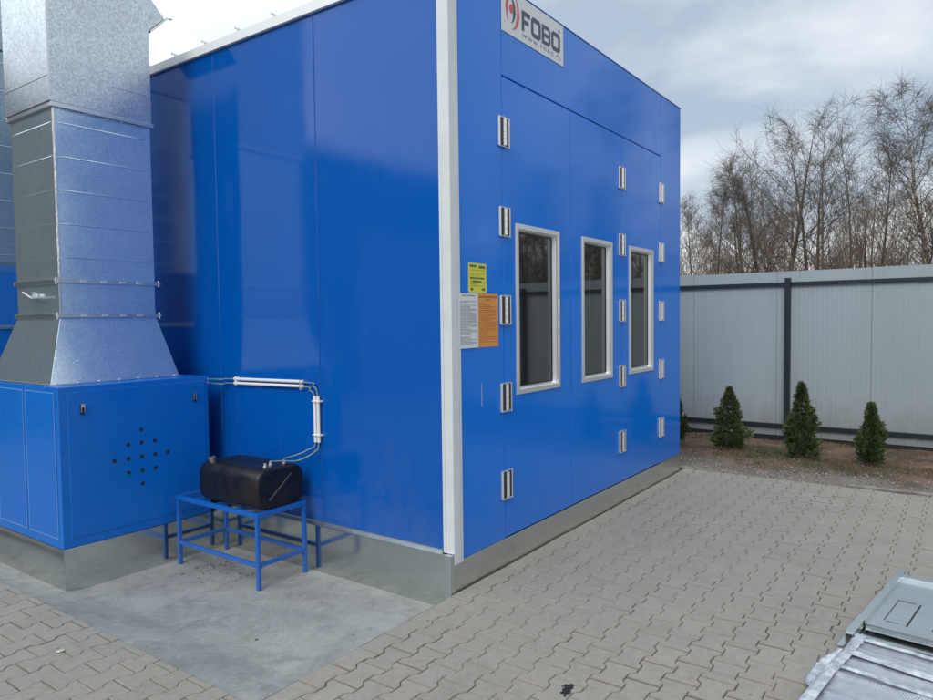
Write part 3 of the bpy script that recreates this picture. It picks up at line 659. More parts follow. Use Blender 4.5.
# air duct rising from the cabinet
AX0, AX1, AY0, AY1 = -1.105, -0.405, 2.57, 3.24
duct = thing('air_duct', ((AX0 + AX1) / 2, (AY0 + AY1) / 2, 1.281), 'tall square galvanised air duct rising from the nearer blue cabinet', 'duct')
tr = MB().frustum((-1.235, -0.285, 2.46, 3.44, 1.2815), (AX0, AX1, AY0, AY1, 1.755))
link('transition', tr, 'galv_duct', duct, bevel=0.004)
link('base_flange', MB().box(-1.25, -0.27, 2.445, 3.455, 1.2812, 1.289), 'galv_sheet', duct)
link('neck', MB().box(AX0, AX1, AY0, AY1, 1.757, 1.995), 'galv_duct', duct, bevel=0.003)
def creased_shaft(z0, z1, step):
    b = MB(); zs = [(z0, 0)]; z = z1 - 0.10
    marks = []
    while z > z0 + 0.04: marks.append(z); z -= step
    for zc in reversed(marks):
        zs += [(zc - 0.006, 0), (zc, 0.0018), (zc + 0.006, 0)]
    zs.append((z1, 0)); n = 8   # subdivided faces that belly slightly
    rows = []; vs = []
    mz = [z0] + list(reversed(marks)) + [z1]
    lv = sorted(set([q for q in zs] + [((a + c) / 2, -1) for a, c in zip(mz[:-1], mz[1:])]))
    for z, o_ in lv:
        row = []
        corners = [(AX0, AY0), (AX1, AY0), (AX1, AY1), (AX0, AY1)]
        for i in range(4):
            p, q = corners[i], corners[(i + 1) % 4]; nx, ny = (q[1] - p[1]), -(q[0] - p[0]); l = math.hypot(nx, ny); nx /= l; ny /= l
            for k in range(n):
                u = k / n; bow = math.sin(PI * u)
                off = (o_ if o_ > 0 else 0) * (1 if 0 < k else 0) + 0
                vs.append((p[0] + (q[0] - p[0]) * u + nx * off, p[1] + (q[1] - p[1]) * u + ny * off, z)); row.append(len(vs) - 1)
        rows.append(row)
    fs = []
    for r0, r1 in zip(rows[:-1], rows[1:]):
        for k in range(len(r0)):
            k2 = (k + 1) % len(r0); fs.append((r0[k], r0[k2], r1[k2], r1[k]))
    fs.append(rows[0][::-1]); fs.append(rows[-1]); b.faces(vs, fs); return b
link('shaft', creased_shaft(2.0, 3.19, 0.232), 'galv_duct', duct)
def flange(z, t, o_):
    b = MB(); x0, x1, y0, y1 = AX0 - o_, AX1 + o_, AY0 - o_, AY1 + o_; i = 0.0008
    b.box(x0, x1, y0, AY0 - i, z - t, z + t).box(x0, x1, AY1 + i, y1, z - t, z + t).box(x0, AX0 - i, AY0 - i + 0.0002, AY1 + i - 0.0002, z - t, z + t).box(AX1 + i, x1, AY0 - i + 0.0002, AY1 + i - 0.0002, z - t, z + t); return b
for z in (1.755, 1.997):
    fo_ = link('flange', flange(z, 0.016, 0.020), 'galv_sheet', duct, bevel=0.003)
    bb = MB()
    for x in (AX0 - 0.026, AX1 + 0.026): bb.tube([(x, AY0 - 0.012, z - 0.024), (x, AY0 - 0.012, z + 0.024)], 0.007, 8).tube([(x - 0.014, AY0 - 0.012, z), (x + 0.014, AY0 - 0.012, z)], 0.006, 8)
    for k in range(1, 5):
        x = AX0 + (AX1 - AX0) * k / 5 + 0.02 * math.sin(k * 7); bb.box(x - 0.02, x + 0.02, AY0 - 0.026, AY0 - 0.0201, z - 0.006, z + 0.010)
    link('flange_clamp', bb, 'alu', fo_)
link('flange', flange(3.205, 0.016, 0.022), 'galv_sheet', duct, bevel=0.003)
cs = MB()
for z0, z1 in ((2.014, 3.188), (1.772, 1.98)): cs.box(AX0 - 0.007, AX0 + 0.012, AY0 - 0.007, AY0 - 0.001, z0, z1).box(AX0 - 0.007, AX0 - 0.001, AY0 - 0.0008, AY0 + 0.014, z0, z1)
link('corner_seam', cs, 'galv_sheet', duct, bevel=0.002)
rs_ = random.Random(15); se = MB(); zq = 2.03
pts_ = []
while zq < 3.18:
    pts_.append((AX0 - 0.002 + rs_.uniform(-0.004, 0.004), AY0 - 0.008, zq)); zq += 0.022
se.tube(pts_, [rs_.choice((0.002, 0.003, 0.0045, 0.0065)) for _ in pts_], 6)
link('sealant_bead', se, 'conduit', duct)
se = MB(); xq = AX0; pts_ = []
while xq < AX1: pts_.append((xq, AY0 - 0.006, 3.184 + rs_.uniform(-0.003, 0.003))); xq += 0.02
se.tube(pts_, [rs_.choice((0.002, 0.003, 0.005)) for _ in pts_], 6)
link('sealant_bead', se, 'galv_sheet', duct)
for k in range(7):
    x = -1.20 + k * 0.145; link('screw', MB().tube([(x, 2.452, 1.289), (x, 2.452, 1.295)], 0.007, 8), 'alu', duct)
# gooseneck hood on top: goes up and turns over to face down to the right
hx0, hx1, hy0, hy1 = -1.135, -0.395, 2.555, 3.25
hp_ = [(hx0, 3.222), (hx1, 3.222), (hx1, 3.925), (-0.262, 4.058), (-0.80, 4.62), (hx0 + 0.05, 4.62), (hx0, 4.55)]
link('hood', MB().prism(hp_, 'y', hy0, hy1), 'galv_rough', duct, bevel=0.004)
link('hood_flange', MB().prism([(hx1 + 0.002, 3.924), (hx1 + 0.010, 3.911), (-0.238, 4.062), (-0.248, 4.072)], 'y', hy0 - 0.012, hy1 + 0.012).tube([(-0.232, hy0 - 0.01, 4.062), (-0.205, hy0 - 0.01, 4.070)], 0.008, 8), 'galv_sheet', duct)
link('hood_seam', MB().box(hx0 - 0.003, hx0 - 0.0005, hy0 + 0.002, hy1, 3.395, 3.403).box(-0.70, hx1, hy0 - 0.003, hy0 - 0.0005, 3.425, 3.431).box(hx0 - 0.004, hx0 + 0.012, hy0 - 0.005, hy0 - 0.0006, 3.225, 4.5), 'galv_sheet', duct, bevel=0.001)
# damper handle on the left of the neck
dh = MB().tube([(AX0 - 0.006, 2.90, 1.90), (AX0 - 0.04, 2.90, 1.90)], 0.014, 10).tube([(AX0 - 0.035, 3.06, 1.93), (AX0 - 0.035, 2.92, 1.885), (AX0 - 0.035, 2.80, 1.888), (AX0 - 0.035, 2.74, 1.89)], 0.007, 8)
link('damper_handle', dh, 'hinge_alu', duct)
link('rivet', MB().tube([(-1.045, 2.44 + 0.02, 1.44), (-1.045, 2.49, 1.44)], 0.004, 6), 'alu', duct)

# second cabinet and duct behind
cab2 = thing('heater_cabinet', (-0.72, 4.6, -0.08), 'taller blue cabinet standing behind the nearer one at far left', 'cabinet')
link('body', MB().box(-1.26, -0.165, 3.90, 5.3, 0.203, 1.66), 'blue_box', cab2, bevel=0.004)
link('plinth', MB().box(-1.263, -0.064, 3.88, 5.3, -0.1, 0.202), 'galv_plinth', cab2)
link('top_rim', MB().box(-1.27, -0.155, 3.89, 5.31, 1.6605, 1.69), 'galv_sheet', cab2, bevel=0.003)
duct2 = thing('air_duct', (-0.5, 4.3, 2.18), 'darker galvanised duct at the left edge behind the tall one, joined to booth wall', 'duct')
sv = (AX0, AX1, AY0, AY1); AX0, AX1, AY0, AY1 = -1.02, -0.12, 3.96, 4.70
link('shaft', creased_shaft(2.19, 3.95, 0.225), 'galv_duct', duct2)
link('upper_shaft', MB().box(AX0 - 0.02, AX1 + 0.02, AY0 - 0.02, AY1 + 0.02, 3.952, 5.2), 'galv_rough', duct2, bevel=0.004)
link('flange', flange(2.205, 0.014, 0.018), 'galv_sheet', duct2)
link('wall_collar', MB().box(-0.118, -0.0005, 3.99, 4.67, 2.3, 3.7), 'galv_sheet', duct2)
AX0, AX1, AY0, AY1 = sv

# ------------------------------------------------------------------ table and tank
TX0, TX1, TY0, TY1, TZ, GZ = -0.515, -0.085, 1.245, 2.19, 0.42, -0.096
tb = thing('steel_table', ((TX0 + TX1) / 2, (TY0 + TY1) / 2, GZ), 'low blue welded steel table standing on the concrete against the booth wall', 'table')
s = 0.030
top = MB().box(TX0, TX1, TY0, TY0 + s, TZ - s, TZ).box(TX0, TX1, TY1 - s, TY1, TZ - s, TZ).box(TX0, TX0 + s, TY0 + s, TY1 - s, TZ - s, TZ).box(TX1 - s, TX1, TY0 + s, TY1 - s, TZ - s, TZ)
link('top_frame', top, 'blue_frame', tb, bevel=0.003)
for k in range(3):
    y = TY0 + 0.24 + k * 0.235
    link('cross_bar', MB().box(TX0 + s, TX1 - s, y, y + 0.03, TZ - 0.028, TZ - 0.002), 'blue_frame', tb, bevel=0.002)
for (x, y) in ((TX0, TY0), (TX1 - s, TY0), (TX0, TY1 - s), (TX1 - s, TY1 - s)):
    link('leg', MB().box(x + 0.0015, x + s - 0.0015, y + 0.0015, y + s - 0.0015, GZ, TZ - s), 'blue_frame', tb, bevel=0.003)
rz0, rz1 = 0.055, 0.082
for bx in ((TX0 + s, TX1 - s, TY0 + 0.004, TY0 + 0.026), (TX0 + s, TX1 - s, TY1 - 0.026, TY1 - 0.004), (TX0 + 0.004, TX0 + 0.026, TY0 + s, TY1 - s), (TX1 - 0.026, TX1 - 0.004, TY0 + s, TY1 - s)):
    link('lower_rail', MB().box(*bx, rz0, rz1), 'blue_frame', tb, bevel=0.002)

KX0, KX1, KY0, KY1, KZ0, KZ1 = -0.490, -0.095, 1.262, 1.93, TZ + 0.001, 0.695
tank = thing('fuel_tank', ((KX0 + KX1) / 2, (KY0 + KY1) / 2, KZ0), 'black rounded rectangular fuel tank with screw cap resting on the blue table', 'tank')
def rr(x0, x1, z0, z1, r, n=6):
    p = []
    for cx, cz, a in ((x1 - r, z0 + r, -90), (x1 - r, z1 - r, 0), (x0 + r, z1 - r, 90), (x0 + r, z0 + r, 180)):
        for k in range(n + 1): g = R(a + 90 * k / n); p.append((cx + r * math.cos(g), cz + r * math.sin(g)))
    return p
tk = MB(); rings = []; n_ = 28
for y_, ins in ((KY0 + 0.002, 0.022), (KY0, 0.014), (KY0 + 0.006, 0.004), (KY0 + 0.02, 0.0), (KY0 + 0.2, -0.003), (KY0 + 0.5, -0.003), (KY1 - 0.02, 0.0), (KY1 - 0.006, 0.004), (KY1, 0.014), (KY1 - 0.002, 0.022)):
    rings.append([(x, y_, z) for x, z in rr(KX0 + ins, KX1 - ins, KZ0 + max(ins, 0), KZ1 - ins, 0.072)])
vs = [p for r_ in rings for p in r_]; fs = [tuple(range(n_))[::-1], tuple(range((len(rings) - 1) * n_, len(rings) * n_))]
for i in range(len(rings) - 1):
    for k in range(n_): fs.append((i * n_ + k, i * n_ + (k + 1) % n_, (i + 1) * n_ + (k + 1) % n_, (i + 1) * n_ + k))
tk.faces(vs, fs); o = link('tank_body', tk, 'tank', tank)
o.data.polygons.foreach_set('use_smooth', [len(p.vertices) == 4 for p in o.data.polygons])
link('end_scrape', MB().prism([(-0.40, 0.49), (-0.388, 0.482), (-0.2, 0.640), (-0.203, 0.646)], 'y', KY0 + 0.0005, KY0 + 0.0045), Mat('scraped_steel', (0.13, 0.10, 0.08), 0.5).m, tank)
cx, cy = -0.425, 1.83
cap = link('filler_cap', MB().tube([(cx - 0.006, cy, KZ1 - 0.02), (cx - 0.012, cy, KZ1 + 0.014), (cx - 0.014, cy, KZ1 + 0.0145), (cx - 0.020, cy, KZ1 + 0.036), (cx - 0.0205, cy, KZ1 + 0.038)], [0.022, 0.022, 0.027, 0.027, 0.020], 18), 'zinc_cap', tank)
if False: link('cap_strap', MB().tube([(cx + 0.03, cy, KZ1 + 0.03), (cx + 0.055, cy, KZ1 + 0.012), (cx + 0.07, cy, KZ1 - 0.001)], 0.004, 6), 'black', cap)
for (fx, fy) in ((-0.36, 1.345), (-0.30, 1.365), (-0.20, 1.34)):
    link('pipe_fitting', MB().tube([(fx, fy, KZ1 - 0.01), (fx, fy, KZ1 + 0.030)], 0.009, 8).tube([(fx, fy, KZ1 + 0.002), (fx, fy, KZ1 + 0.012)], 0.015, 6), 'alu', tank)

# hoses and white conduits
def bez(pts, n=14):
    out_ = []
    P_ = [Vector(p) for p in pts]; P_ = [P_[0]] + P_ + [P_[-1]]
    for i in range(1, len(P_) - 2):
        for k in range(n):
            t = k / n; a, b_, c, d = P_[i - 1], P_[i], P_[i + 1], P_[i + 2]
            out_.append(0.5 * ((2 * b_) + (c - a) * t + (2 * a - 5 * b_ + 4 * c - d) * t * t + (3 * b_ - a - 3 * c + d) * t ** 3))
    out_.append(P_[-1]); return out_
fl = thing('fuel_hose', (-0.03, 1.3, 0.7), 'pair of thin grey fuel hoses looping from the black tank up to the blue cabinet', 'hose')
xw = -0.022
ha = [(BX1 + 0.003, 2.30, 1.250), (-0.10, 2.285, 1.247), (-0.05, 2.24, 1.243), (xw, 2.15, 1.248), (xw, 1.30, 1.258), (xw, 1.22, 1.235), (xw, 1.178, 1.16), (xw, 1.176, 0.84), (-0.05, 1.19, 0.77), (-0.13, 1.27, 0.715), (-0.22, 1.32, 0.72), (-0.30, 1.365, 0.727)]
hb = [(BX1 + 0.003, 2.30, 1.225), (-0.10, 2.285, 1.213), (-0.05, 2.24, 1.207), (xw, 2.15, 1.215), (xw, 1.33, 1.224), (xw, 1.26, 1.205), (xw, 1.21, 1.14), (xw, 1.206, 0.84), (-0.06, 1.25, 0.78), (-0.12, 1.31, 0.745), (-0.17, 1.335, 0.735), (-0.20, 1.34, 0.730)]
link('hose_line', MB().tube(bez(ha), 0.0055, 8), 'hose', fl, smooth=True); link('hose_line', MB().tube(bez(hb), 0.0055, 8), 'hose', fl, smooth=True)
link('hose_ferrule', MB().tube([(BX1 + 0.0005, 2.30, 1.252), (BX1 + 0.02, 2.297, 1.252)], 0.010, 10).tube([(BX1 + 0.0005, 2.30, 1.225), (BX1 + 0.02, 2.297, 1.224)], 0.010, 10), 'conduit', fl)
c1 = thing('conduit', (xw, 1.73, 1.23), 'horizontal pair of white conduits clipped to the blue side wall', 'conduit')
for z0, z1 in ((1.250, 1.262), (1.216, 1.228)): link('conduit_pipe', MB().tube([(xw, 2.13, z0), (xw, 1.325, z1)], 0.0112, 12), 'conduit', c1)
for y in (2.10, 1.345): link('conduit_clip', MB().box(-0.038, -0.0005, y - 0.006, y + 0.006, 1.202, 1.274), 'conduit' if y > 2 else 'alu', c1, bevel=0.003)
c2 = thing('conduit', (xw, 1.19, 1.0), 'short vertical pair of white conduits above the black tank', 'conduit')
for y in (1.174, 1.207): link('conduit_pipe', MB().tube([(xw, y, 0.835), (xw, y, 1.165)], 0.0120, 12), 'conduit', c2)
for z in (0.888, 1.128): link('conduit_clip', MB().box(-0.04, -0.0005, 1.145, 1.222, z - 0.006, z + 0.006), 'conduit', c2, bevel=0.003)

# ------------------------------------------------------------------ fence
def fence_run(label, length, loc, rotz, posts, post_gap=0.3, fine=True):
    t = thing('metal_fence', loc, label, 'fence'); t.rotation_euler.z = rotz; t['_loc'] = (0, 0, 0)
    # local: runs along +x, face towards -y
    b = MB(); pw = 1.13; k = 0
    while k * pw < length:
        x0 = k * pw + 0.0015; x1 = min((k + 1) * pw, length) - 0.0015; b = MB(); prof = [(x0, 0.004)]
        nrib = 20 if fine else 10
        for i in range(nrib):
            a = x0 + (x1 - x0) * i / nrib; c = x0 + (x1 - x0) * (i + 1) / nrib; g = (c - a)
            prof += [(a + g * 0.12, 0.0), (a + g * 0.42, 0.0), (a + g * 0.5, 0.0022), (a + g * 0.92, 0.0022)]
        prof += [(x1, 0.004), (x1, 0.045), (x0, 0.045)]
        b.prism(prof, 'z', 0.052, 2.292 + 0.003 * math.sin(k * 2.3)); link('sheet_panel', b, 'fence', t); k += 1
    for z0, z1 in ((2.096, 2.143), (0.163, 0.215)):
        link('rail', MB().box(0, length, -0.042, -0.002, z0, z1), 'fence_green', t, bevel=0.003)
    link('gap_shadow', MB().box(0, length, 0.008, 0.04, -0.12, 0.045), 'dark', t)  # dark strip added as the shadow line in the gap below the panels
    for x in posts:
        p = link('post', MB().box(x - 0.035, x + 0.035, -0.113, -0.0435, -0.1, 2.185), 'fence_green', t, bevel=0.003)
        link('post_cap', MB().box(x - 0.037, x + 0.037, -0.115, -0.042, 2.1855, 2.195), 'black', p)
        if False: link('post_bolt', MB().tube([(x - 0.07, -0.046, 2.12), (x - 0.07, -0.0425, 2.12)], 0.01, 8).tube([(x + 0.07, -0.046, 2.12), (x + 0.07, -0.0425, 2.12)], 0.01, 8).tube([(x - 0.07, -0.046, 0.19), (x - 0.07, -0.0425, 0.19)], 0.01, 8).tube([(x + 0.07, -0.046, 0.19), (x + 0.07, -0.0425, 0.19)], 0.01, 8), 'alu', p)
    return t
# x = 6.83, from y = 8.6 (start) going towards -y: rotate so local +x -> -Y, local -y -> -X
fence_run('long grey ribbed sheet fence with dark green rails and post behind the small conifers', 22.5, (6.83, 8.61, 0), -PI / 2, [8.61 + 0.585 + d for d in (-8.7, -5.8, -2.9, 0, 2.9, 5.8, 8.7, 11.6)])
fence_run('grey sheet fence closing the yard behind the camera, mirrored in the booth windows', 30.0, (6.8, -13.95, 0), PI, [2.9 * i + 1 for i in range(10)], fine=False)

# hall out of the frame, seen only mirrored in the glossy side wall
hall = thing('industrial_hall', (-11, 9.0, 0), 'long dark grey metal clad hall beyond the cabinets, mirrored in blue side wall', 'hall')
hb_ = MB()
k = 0; x = -22.0
while x < 3.5: hb_.box(x + 0.004, x + 1.11, 9.0, 9.3, -0.1, 5.3); x += 1.12
link('wall', hb_, 'hall', hall)
link('roof', MB().box(-22.1, 4.6, 8.9, 20, 5.302, 5.5), 'galv_sheet', hall)
link('roller_door', MB().box(-12, -8.4, 8.96, 8.998, -0.1, 3.8), 'fence', hall)

# ------------------------------------------------------------------ conifers
def conifer(h, rad, seed, bare_top=False, lean=0.0):
    r = random.Random(seed); b = MB()
    nsp = int(1500 * h / 0.85)
    for i in range(nsp):
        u = r.random() ** 1.1; z = h * (0.05 + 0.93 * u)
        ph = r.uniform(0, 2 * PI)
        prof = (1 - u ** 1.6) ** 1.1 * (0.60 + 0.40 * min(1, u / 0.28)) + 0.04
        lump = 1 + 0.95 * noise.noise(Vector((math.cos(ph) * 1.6, math.sin(ph) * 1.6, z * 8 + seed)))
        if lump < 0.78 and r.random() < 0.4: continue
        rr_ = rad * prof * lump * math.sqrt(r.uniform(0.25, 1.0)); cx_, cy_ = rr_ * math.cos(ph) + lean * z, rr_ * math.sin(ph)
        # one flat scale-leaved spray: a fan of short lobes
        dirv = Vector((math.cos(ph), math.sin(ph), r.uniform(0.5, 1.9))).normalized(); sd_ = dirv.cross(Vector((r.gauss(0, 1), r.gauss(0, 1), r.gauss(0, 0.4)))).normalized()
        L_ = r.uniform(0.03, 0.085) * (1.15 - 0.4 * u); wd = L_ * r.uniform(0.16, 0.26); c = Vector((cx_, cy_, z))
        for q in (-0.7, 0.0, 0.7):
            d2 = (dirv + sd_ * q).normalized(); s2 = (sd_ - d2 * sd_.dot(d2)).normalized()
            b.face([c, c + d2 * L_ * 0.5 + s2 * wd * 0.7, c + d2 * L_ * (1 - 0.2 * abs(q)), c + d2 * L_ * 0.5 - s2 * wd * 0.7])
    if bare_top:
        for _ in range(14):
            a = Vector((r.gauss(0, 0.01), r.gauss(0, 0.01), h * 0.93)); b.tube([a, a + Vector((r.gauss(0, 0.02), r.gauss(0, 0.02), r.uniform(0.04, 0.10)))], 0.0016, 3)
    tkk = MB().tube([(0, 0, -0.05), (0, 0, h * 0.5), (lean * h * 0.9, 0, h * 0.9)], [0.013, 0.010, 0.003], 8)
    core = MB()
    return b, tkk
for (x, y, h, rad, seed, bt, lab) in ((5.62, -0.13, 0.80, 0.185, 1, False, 'bushy small conifer with a rounded tip, left of the fence post'),
                                      (5.55, -0.98, 0.90, 0.170, 2, True, 'tallest small conifer with bare twiggy tip, just right of the fence post'),
                                      (5.50, -1.70, 0.70, 0.130, 3, False, 'thinnest small conifer, farthest right along the fence'),
                                      (5.75, 0.62, 0.78, 0.15, 4, False, 'small conifer mostly hidden behind the booth corner')):
    t = thing('conifer_shrub', (x, y, 0.0), lab, 'shrub', 'small conifers planted along the fence'); t['_loc'] = (0, 0, 0)
    fb, tb_ = conifer(h, rad, seed, bt); link('foliage', fb, 'thuja', t); link('stem', tb_, 'bark', t)

# ------------------------------------------------------------------ bare trees beyond the fence
def branch(b, r, p, d, L_, rad, nseg, wob, droop, n):
    pts = [p.copy()]; rs = [rad]; q = p.copy(); dd = d.copy()
    for i in range(nseg):
        dd = (dd + Vector((r.gauss(0, wob), r.gauss(0, wob), r.gauss(0, wob) + droop))).normalized()
        q = q + dd * (L_ / nseg); pts.append(q.copy()); rs.append(max(rad * (1 - (i + 1) / nseg * 0.85), 0.0018))
    b.tube(pts, rs, n, cap=False); return pts, rs
def tree_mesh(h, seed, clear, spread, up, forks, sec, tw, droop, rad):
    r = random.Random(seed); tr_ = MB(); cr_ = MB()
    tips = []
    def primary(p, L_, pr, ph, el, sec_n):
        d = Vector((math.cos(ph) * math.cos(el), math.sin(ph) * math.cos(el), math.sin(el)))
        pts, rs = branch(cr_, r, p, d, L_, pr, 6, 0.10, up * 0.07, 4)
        sec_n = max(2, int(sec_n * min(1.0, L_ / (spread * h * 0.75))))
        for s_ in range(sec_n):
            u = r.uniform(0.18, 1.0); k = min(int(u * 6), 5); q = pts[k].lerp(pts[k + 1], u * 6 - k)
            dl = (pts[k + 1] - pts[k]).normalized(); side = dl.cross(Vector((r.gauss(0, 1), r.gauss(0, 1), r.gauss(0, 1)))).normalized()
            d2 = (dl * 0.75 + side * r.uniform(0.5, 1.0) + Vector((0, 0, 0.12))).normalized(); L2 = L_ * r.uniform(0.22, 0.48) * (1.15 - 0.5 * u)
            p2, r2 = branch(cr_, r, q, d2, L2, max(rs[k] * 0.45, 0.006), 4, 0.14, up * 0.05 - droop * 0.06, 3)
            for t_ in range(tw):
                v_ = r.uniform(0.15, 1.0); k3 = min(int(v_ * 4), 3); q3 = p2[k3].lerp(p2[k3 + 1], v_ * 4 - k3)
                dl3 = (p2[k3 + 1] - p2[k3]).normalized(); sd3 = dl3.cross(Vector((r.gauss(0, 1), r.gauss(0, 1), r.gauss(0, 1)))).normalized()
                d3 = (dl3 * 0.8 + sd3 * r.uniform(0.4, 0.9)).normalized()
                branch(cr_, r, q3, d3, r.uniform(0.3, 0.75) * (0.5 + 0.06 * h), 0.0048, 3, 0.16, -droop * 0.22, 3)
    base = Vector((0, 0, -0.1)); stems = []
    for f_ in range(forks):
        d = Vector((r.gauss(0, 0.05), r.gauss(0, 0.05), 1)) if forks == 1 else Vector((math.cos(f_ * 2.4 + seed) * 0.22, math.sin(f_ * 2.4 + seed) * 0.22, 1))
        hh = h * (1 if f_ == 0 else r.uniform(0.78, 0.97))
        pts = [base.copy()]; rs = [rad]; q = base.copy(); dd = d.normalized(); ns = 12
        for i in range(ns):
            dd = (dd + Vector((r.gauss(0, 0.035), r.gauss(0, 0.035), 0.04))).normalized(); q = q + dd * (hh / ns); pts.append(q.copy()); rs.append(max(rad * (1 - (i + 1) / ns) ** 0.8, 0.006))
        tr_.tube(pts, rs, 7, cap=False); stems.append((pts, rs, hh))
    per = int(30 / forks) + 4
    for pts, rs, hh in stems:
        for i in range(per):
            u = clear + (0.99 - clear) * (i + r.random()) / per; k = min(int(u * 12), 11); p = pts[k].lerp(pts[k + 1], u * 12 - k)
            prof = math.sin(PI * min(1, (u - clear) / (1 - clear) * 0.82 + 0.16)) ** 0.8
            primary(p, spread * hh * prof * r.uniform(0.7, 1.15) + 0.3, max(rs[k] * 0.34, 0.010), i * 2.4 + r.gauss(0, 0.5), R(r.uniform(28, 62) if up > 0 else r.uniform(5, 40)), sec)
    return tr_, cr_
variants = {}
def tree_variant(key, *a):
    tr_, cr_ = tree_mesh(*a); variants[key] = (tr_, cr_)
#            h   seed clear spread up forks sec tw droop rad
tree_variant('wide', 9.2, 11, 0.20, 0.36, 1.0, 2, 14, 9, 0.7, 0.12)
tree_variant('tall', 9.8, 5, 0.25, 0.25, 1.0, 1, 14, 9, 1.0, 0.11)
tree_variant('thin', 9.2, 21, 0.35, 0.085, 1.3, 1, 5, 4, 0.0, 0.07)
tree_variant('bush', 6.6, 31, 0.10, 0.26, 0.8, 3, 8, 5, 0.2, 0.07)
tree_variant('slim', 8.3, 47, 0.25, 0.15, 1.1, 1, 9, 8, 0.4, 0.08)
proto = {}
BH = {'wide': 9.2, 'tall': 9.8, 'thin': 9.2, 'bush': 6.6, 'slim': 8.3}
def place_tree(key, x, y, h, rot, label, twigm='twig', barkm='bark', group='bare trees beyond the fence', sxy=1.0):
    if key not in proto:
        t = bpy.data.objects.new('bare_tree', None); COL.objects.link(t); t['_loc'] = (0, 0, 0)
        tr_, cr_ = variants[key]; link('trunk', tr_, barkm, t, smooth=True); link('crown', cr_, twigm, t); proto[key] = t
    else: t = copy_tree(proto[key])
    t.location = (x, y, -0.1); s_ = h / BH[key]; t.scale = (s_ * sxy, s_ * sxy, s_); t.rotation_euler.z = R(rot)
    tag(t, label, 'tree', group); return t
T = [
 ('wide', 27, 4.0, 9.6, 20, 'broad bare tree with spreading crown, left of the fence post'),
 ('tall', 27, -2.0, 9.7, 200, 'tall drooping birch, highest tree near the right edge'),
 ('thin', 26, 1.75, 9.3, 0, 'thin spiky tree top rising alone above the middle crowns'),
 ('slim', 28, 7.3, 6.9, 30, 'slim bare tree next to the booth roof edge, lowest at the left'),
 ('bush', 26, 5.2, 6.7, 0, 'low many stemmed tree under the left of the broad crown'),
 ('slim', 27, 6.4, 7.3, 120, 'slender bare tree between booth edge and broad tree'),
 ('wide', 28, 2.5, 8.9, 140, 'forked bare tree right of the fence post with dense branches'),
 ('bush', 25, 3.1, 6.8, 70, 'low thicket tree directly above the fence post'),
 ('thin', 27, 1.0, 8.6, 90, 'straight whip thin tree with pale gaps around it'),
 ('slim', 29, 0.5, 8.6, 200, 'light slender birch between the middle crowns and tall birch'),
 ('bush', 25, -0.1, 6.4, 150, 'brown bushy tree under the tall birch, on its left'),
 ('tall', 28, -2.0, 9.9, 80, 'drooping birch cut by the right edge of the photo'),
 ('bush', 26, -1.6, 6.9, 230, 'brown bushy tree at the foot of the rightmost birches'),
 ('bush', 30, 1.6, 7.0, 300, 'darker low tree behind the straight thin ones'),
 ('wide', 31, 5.6, 7.6, 250, 'far pale crown showing through behind the broad tree'),
 ('slim', 26, 4.6, 7.9, 10, 'slim stem in front of the broad tree crown'),
]
for i, (k_, x, y, h, ro, lab) in enumerate(T): place_tree(k_, x, y, h, ro, lab, 'twig2' if k_ == 'bush' else 'twig', 'birch' if k_ in ('tall',) else 'bark')
rr_ = random.Random(77)
for i in range(32):
    k_ = rr_.choice(['wide', 'bush', 'tall', 'slim', 'wide', 'bush']); y = -4.0 - i * 1.1 + rr_.uniform(-0.6, 0.6)
    place_tree(k_, 20 + rr_.uniform(-2, 9), y, BH[k_] * rr_.uniform(0.8, 1.05), rr_.uniform(0, 360), 'bare tree farther along the fence, seen mirrored in the booth windows', group='bare trees mirrored in the windows')
# undergrowth: a mass of brushwood nobody could count
def thicket(seed=3):
    b = MB(); r = random.Random(seed)
    for i in range(3800):
        x = r.uniform(22, 33); y = r.uniform(-30, 12); h = r.uniform(3.0, 6.2) * (0.85 + 0.3 * noise.noise(Vector((y * 0.5, 0, 0))))
        d = Vector((r.gauss(0, 0.12), r.gauss(0, 0.12), 1)).normalized()
        pts, rs = branch(b, r, Vector((x, y, -0.1)), d, h, 0.014, 4, 0.06, 0, 3)
        for k in range(7):
            q = pts[1 + k % 4]; dd = Vector((r.gauss(0, 0.6), r.gauss(0, 0.6), 1)).normalized(); branch(b, r, q, dd, r.uniform(0.6, 1.4), 0.007, 2, 0.12, 0, 3)
    return b
tag(link('thicket', thicket(), 'twig2'), 'brown leafless undergrowth showing just above the fence between the trees', 'undergrowth', kind='stuff')

# ------------------------------------------------------------------ sheet metal pile on the paving at the right
ang = R(-7.4); px_, py_ = 0.51, -2.085
def LT(u, v, z):
    return (px_ + u * math.cos(ang) - v * math.sin(ang), py_ + u * math.sin(ang) + v * math.cos(ang), z)
def xf(mb): mb.v = [LT(*p) for p in mb.v]; return mb
beam = thing('metal_channel', (*LT(0.58, 0, 0)[:2], 0), 'long narrow galvanised channel lying along the edge of the metal panels', 'metal profile')
link('channel', xf(MB().box(-0.02, 1.17, -0.036, 0.0, 0.098, 0.102).box(-0.02, 1.17, -0.004, 0.0, 0.040, 0.0975).box(-0.02, 1.17, -0.036, -0.032, 0.070, 0.0975).box(-0.05, 1.14, -0.0, 0.028, 0.040, 0.043)), 'galv_sheet', beam, bevel=0.001)
link('end_lip', xf(MB().box(0.0, 0.26, -0.037, 0.003, 0.1025, 0.105)), 'galv_sheet', beam)
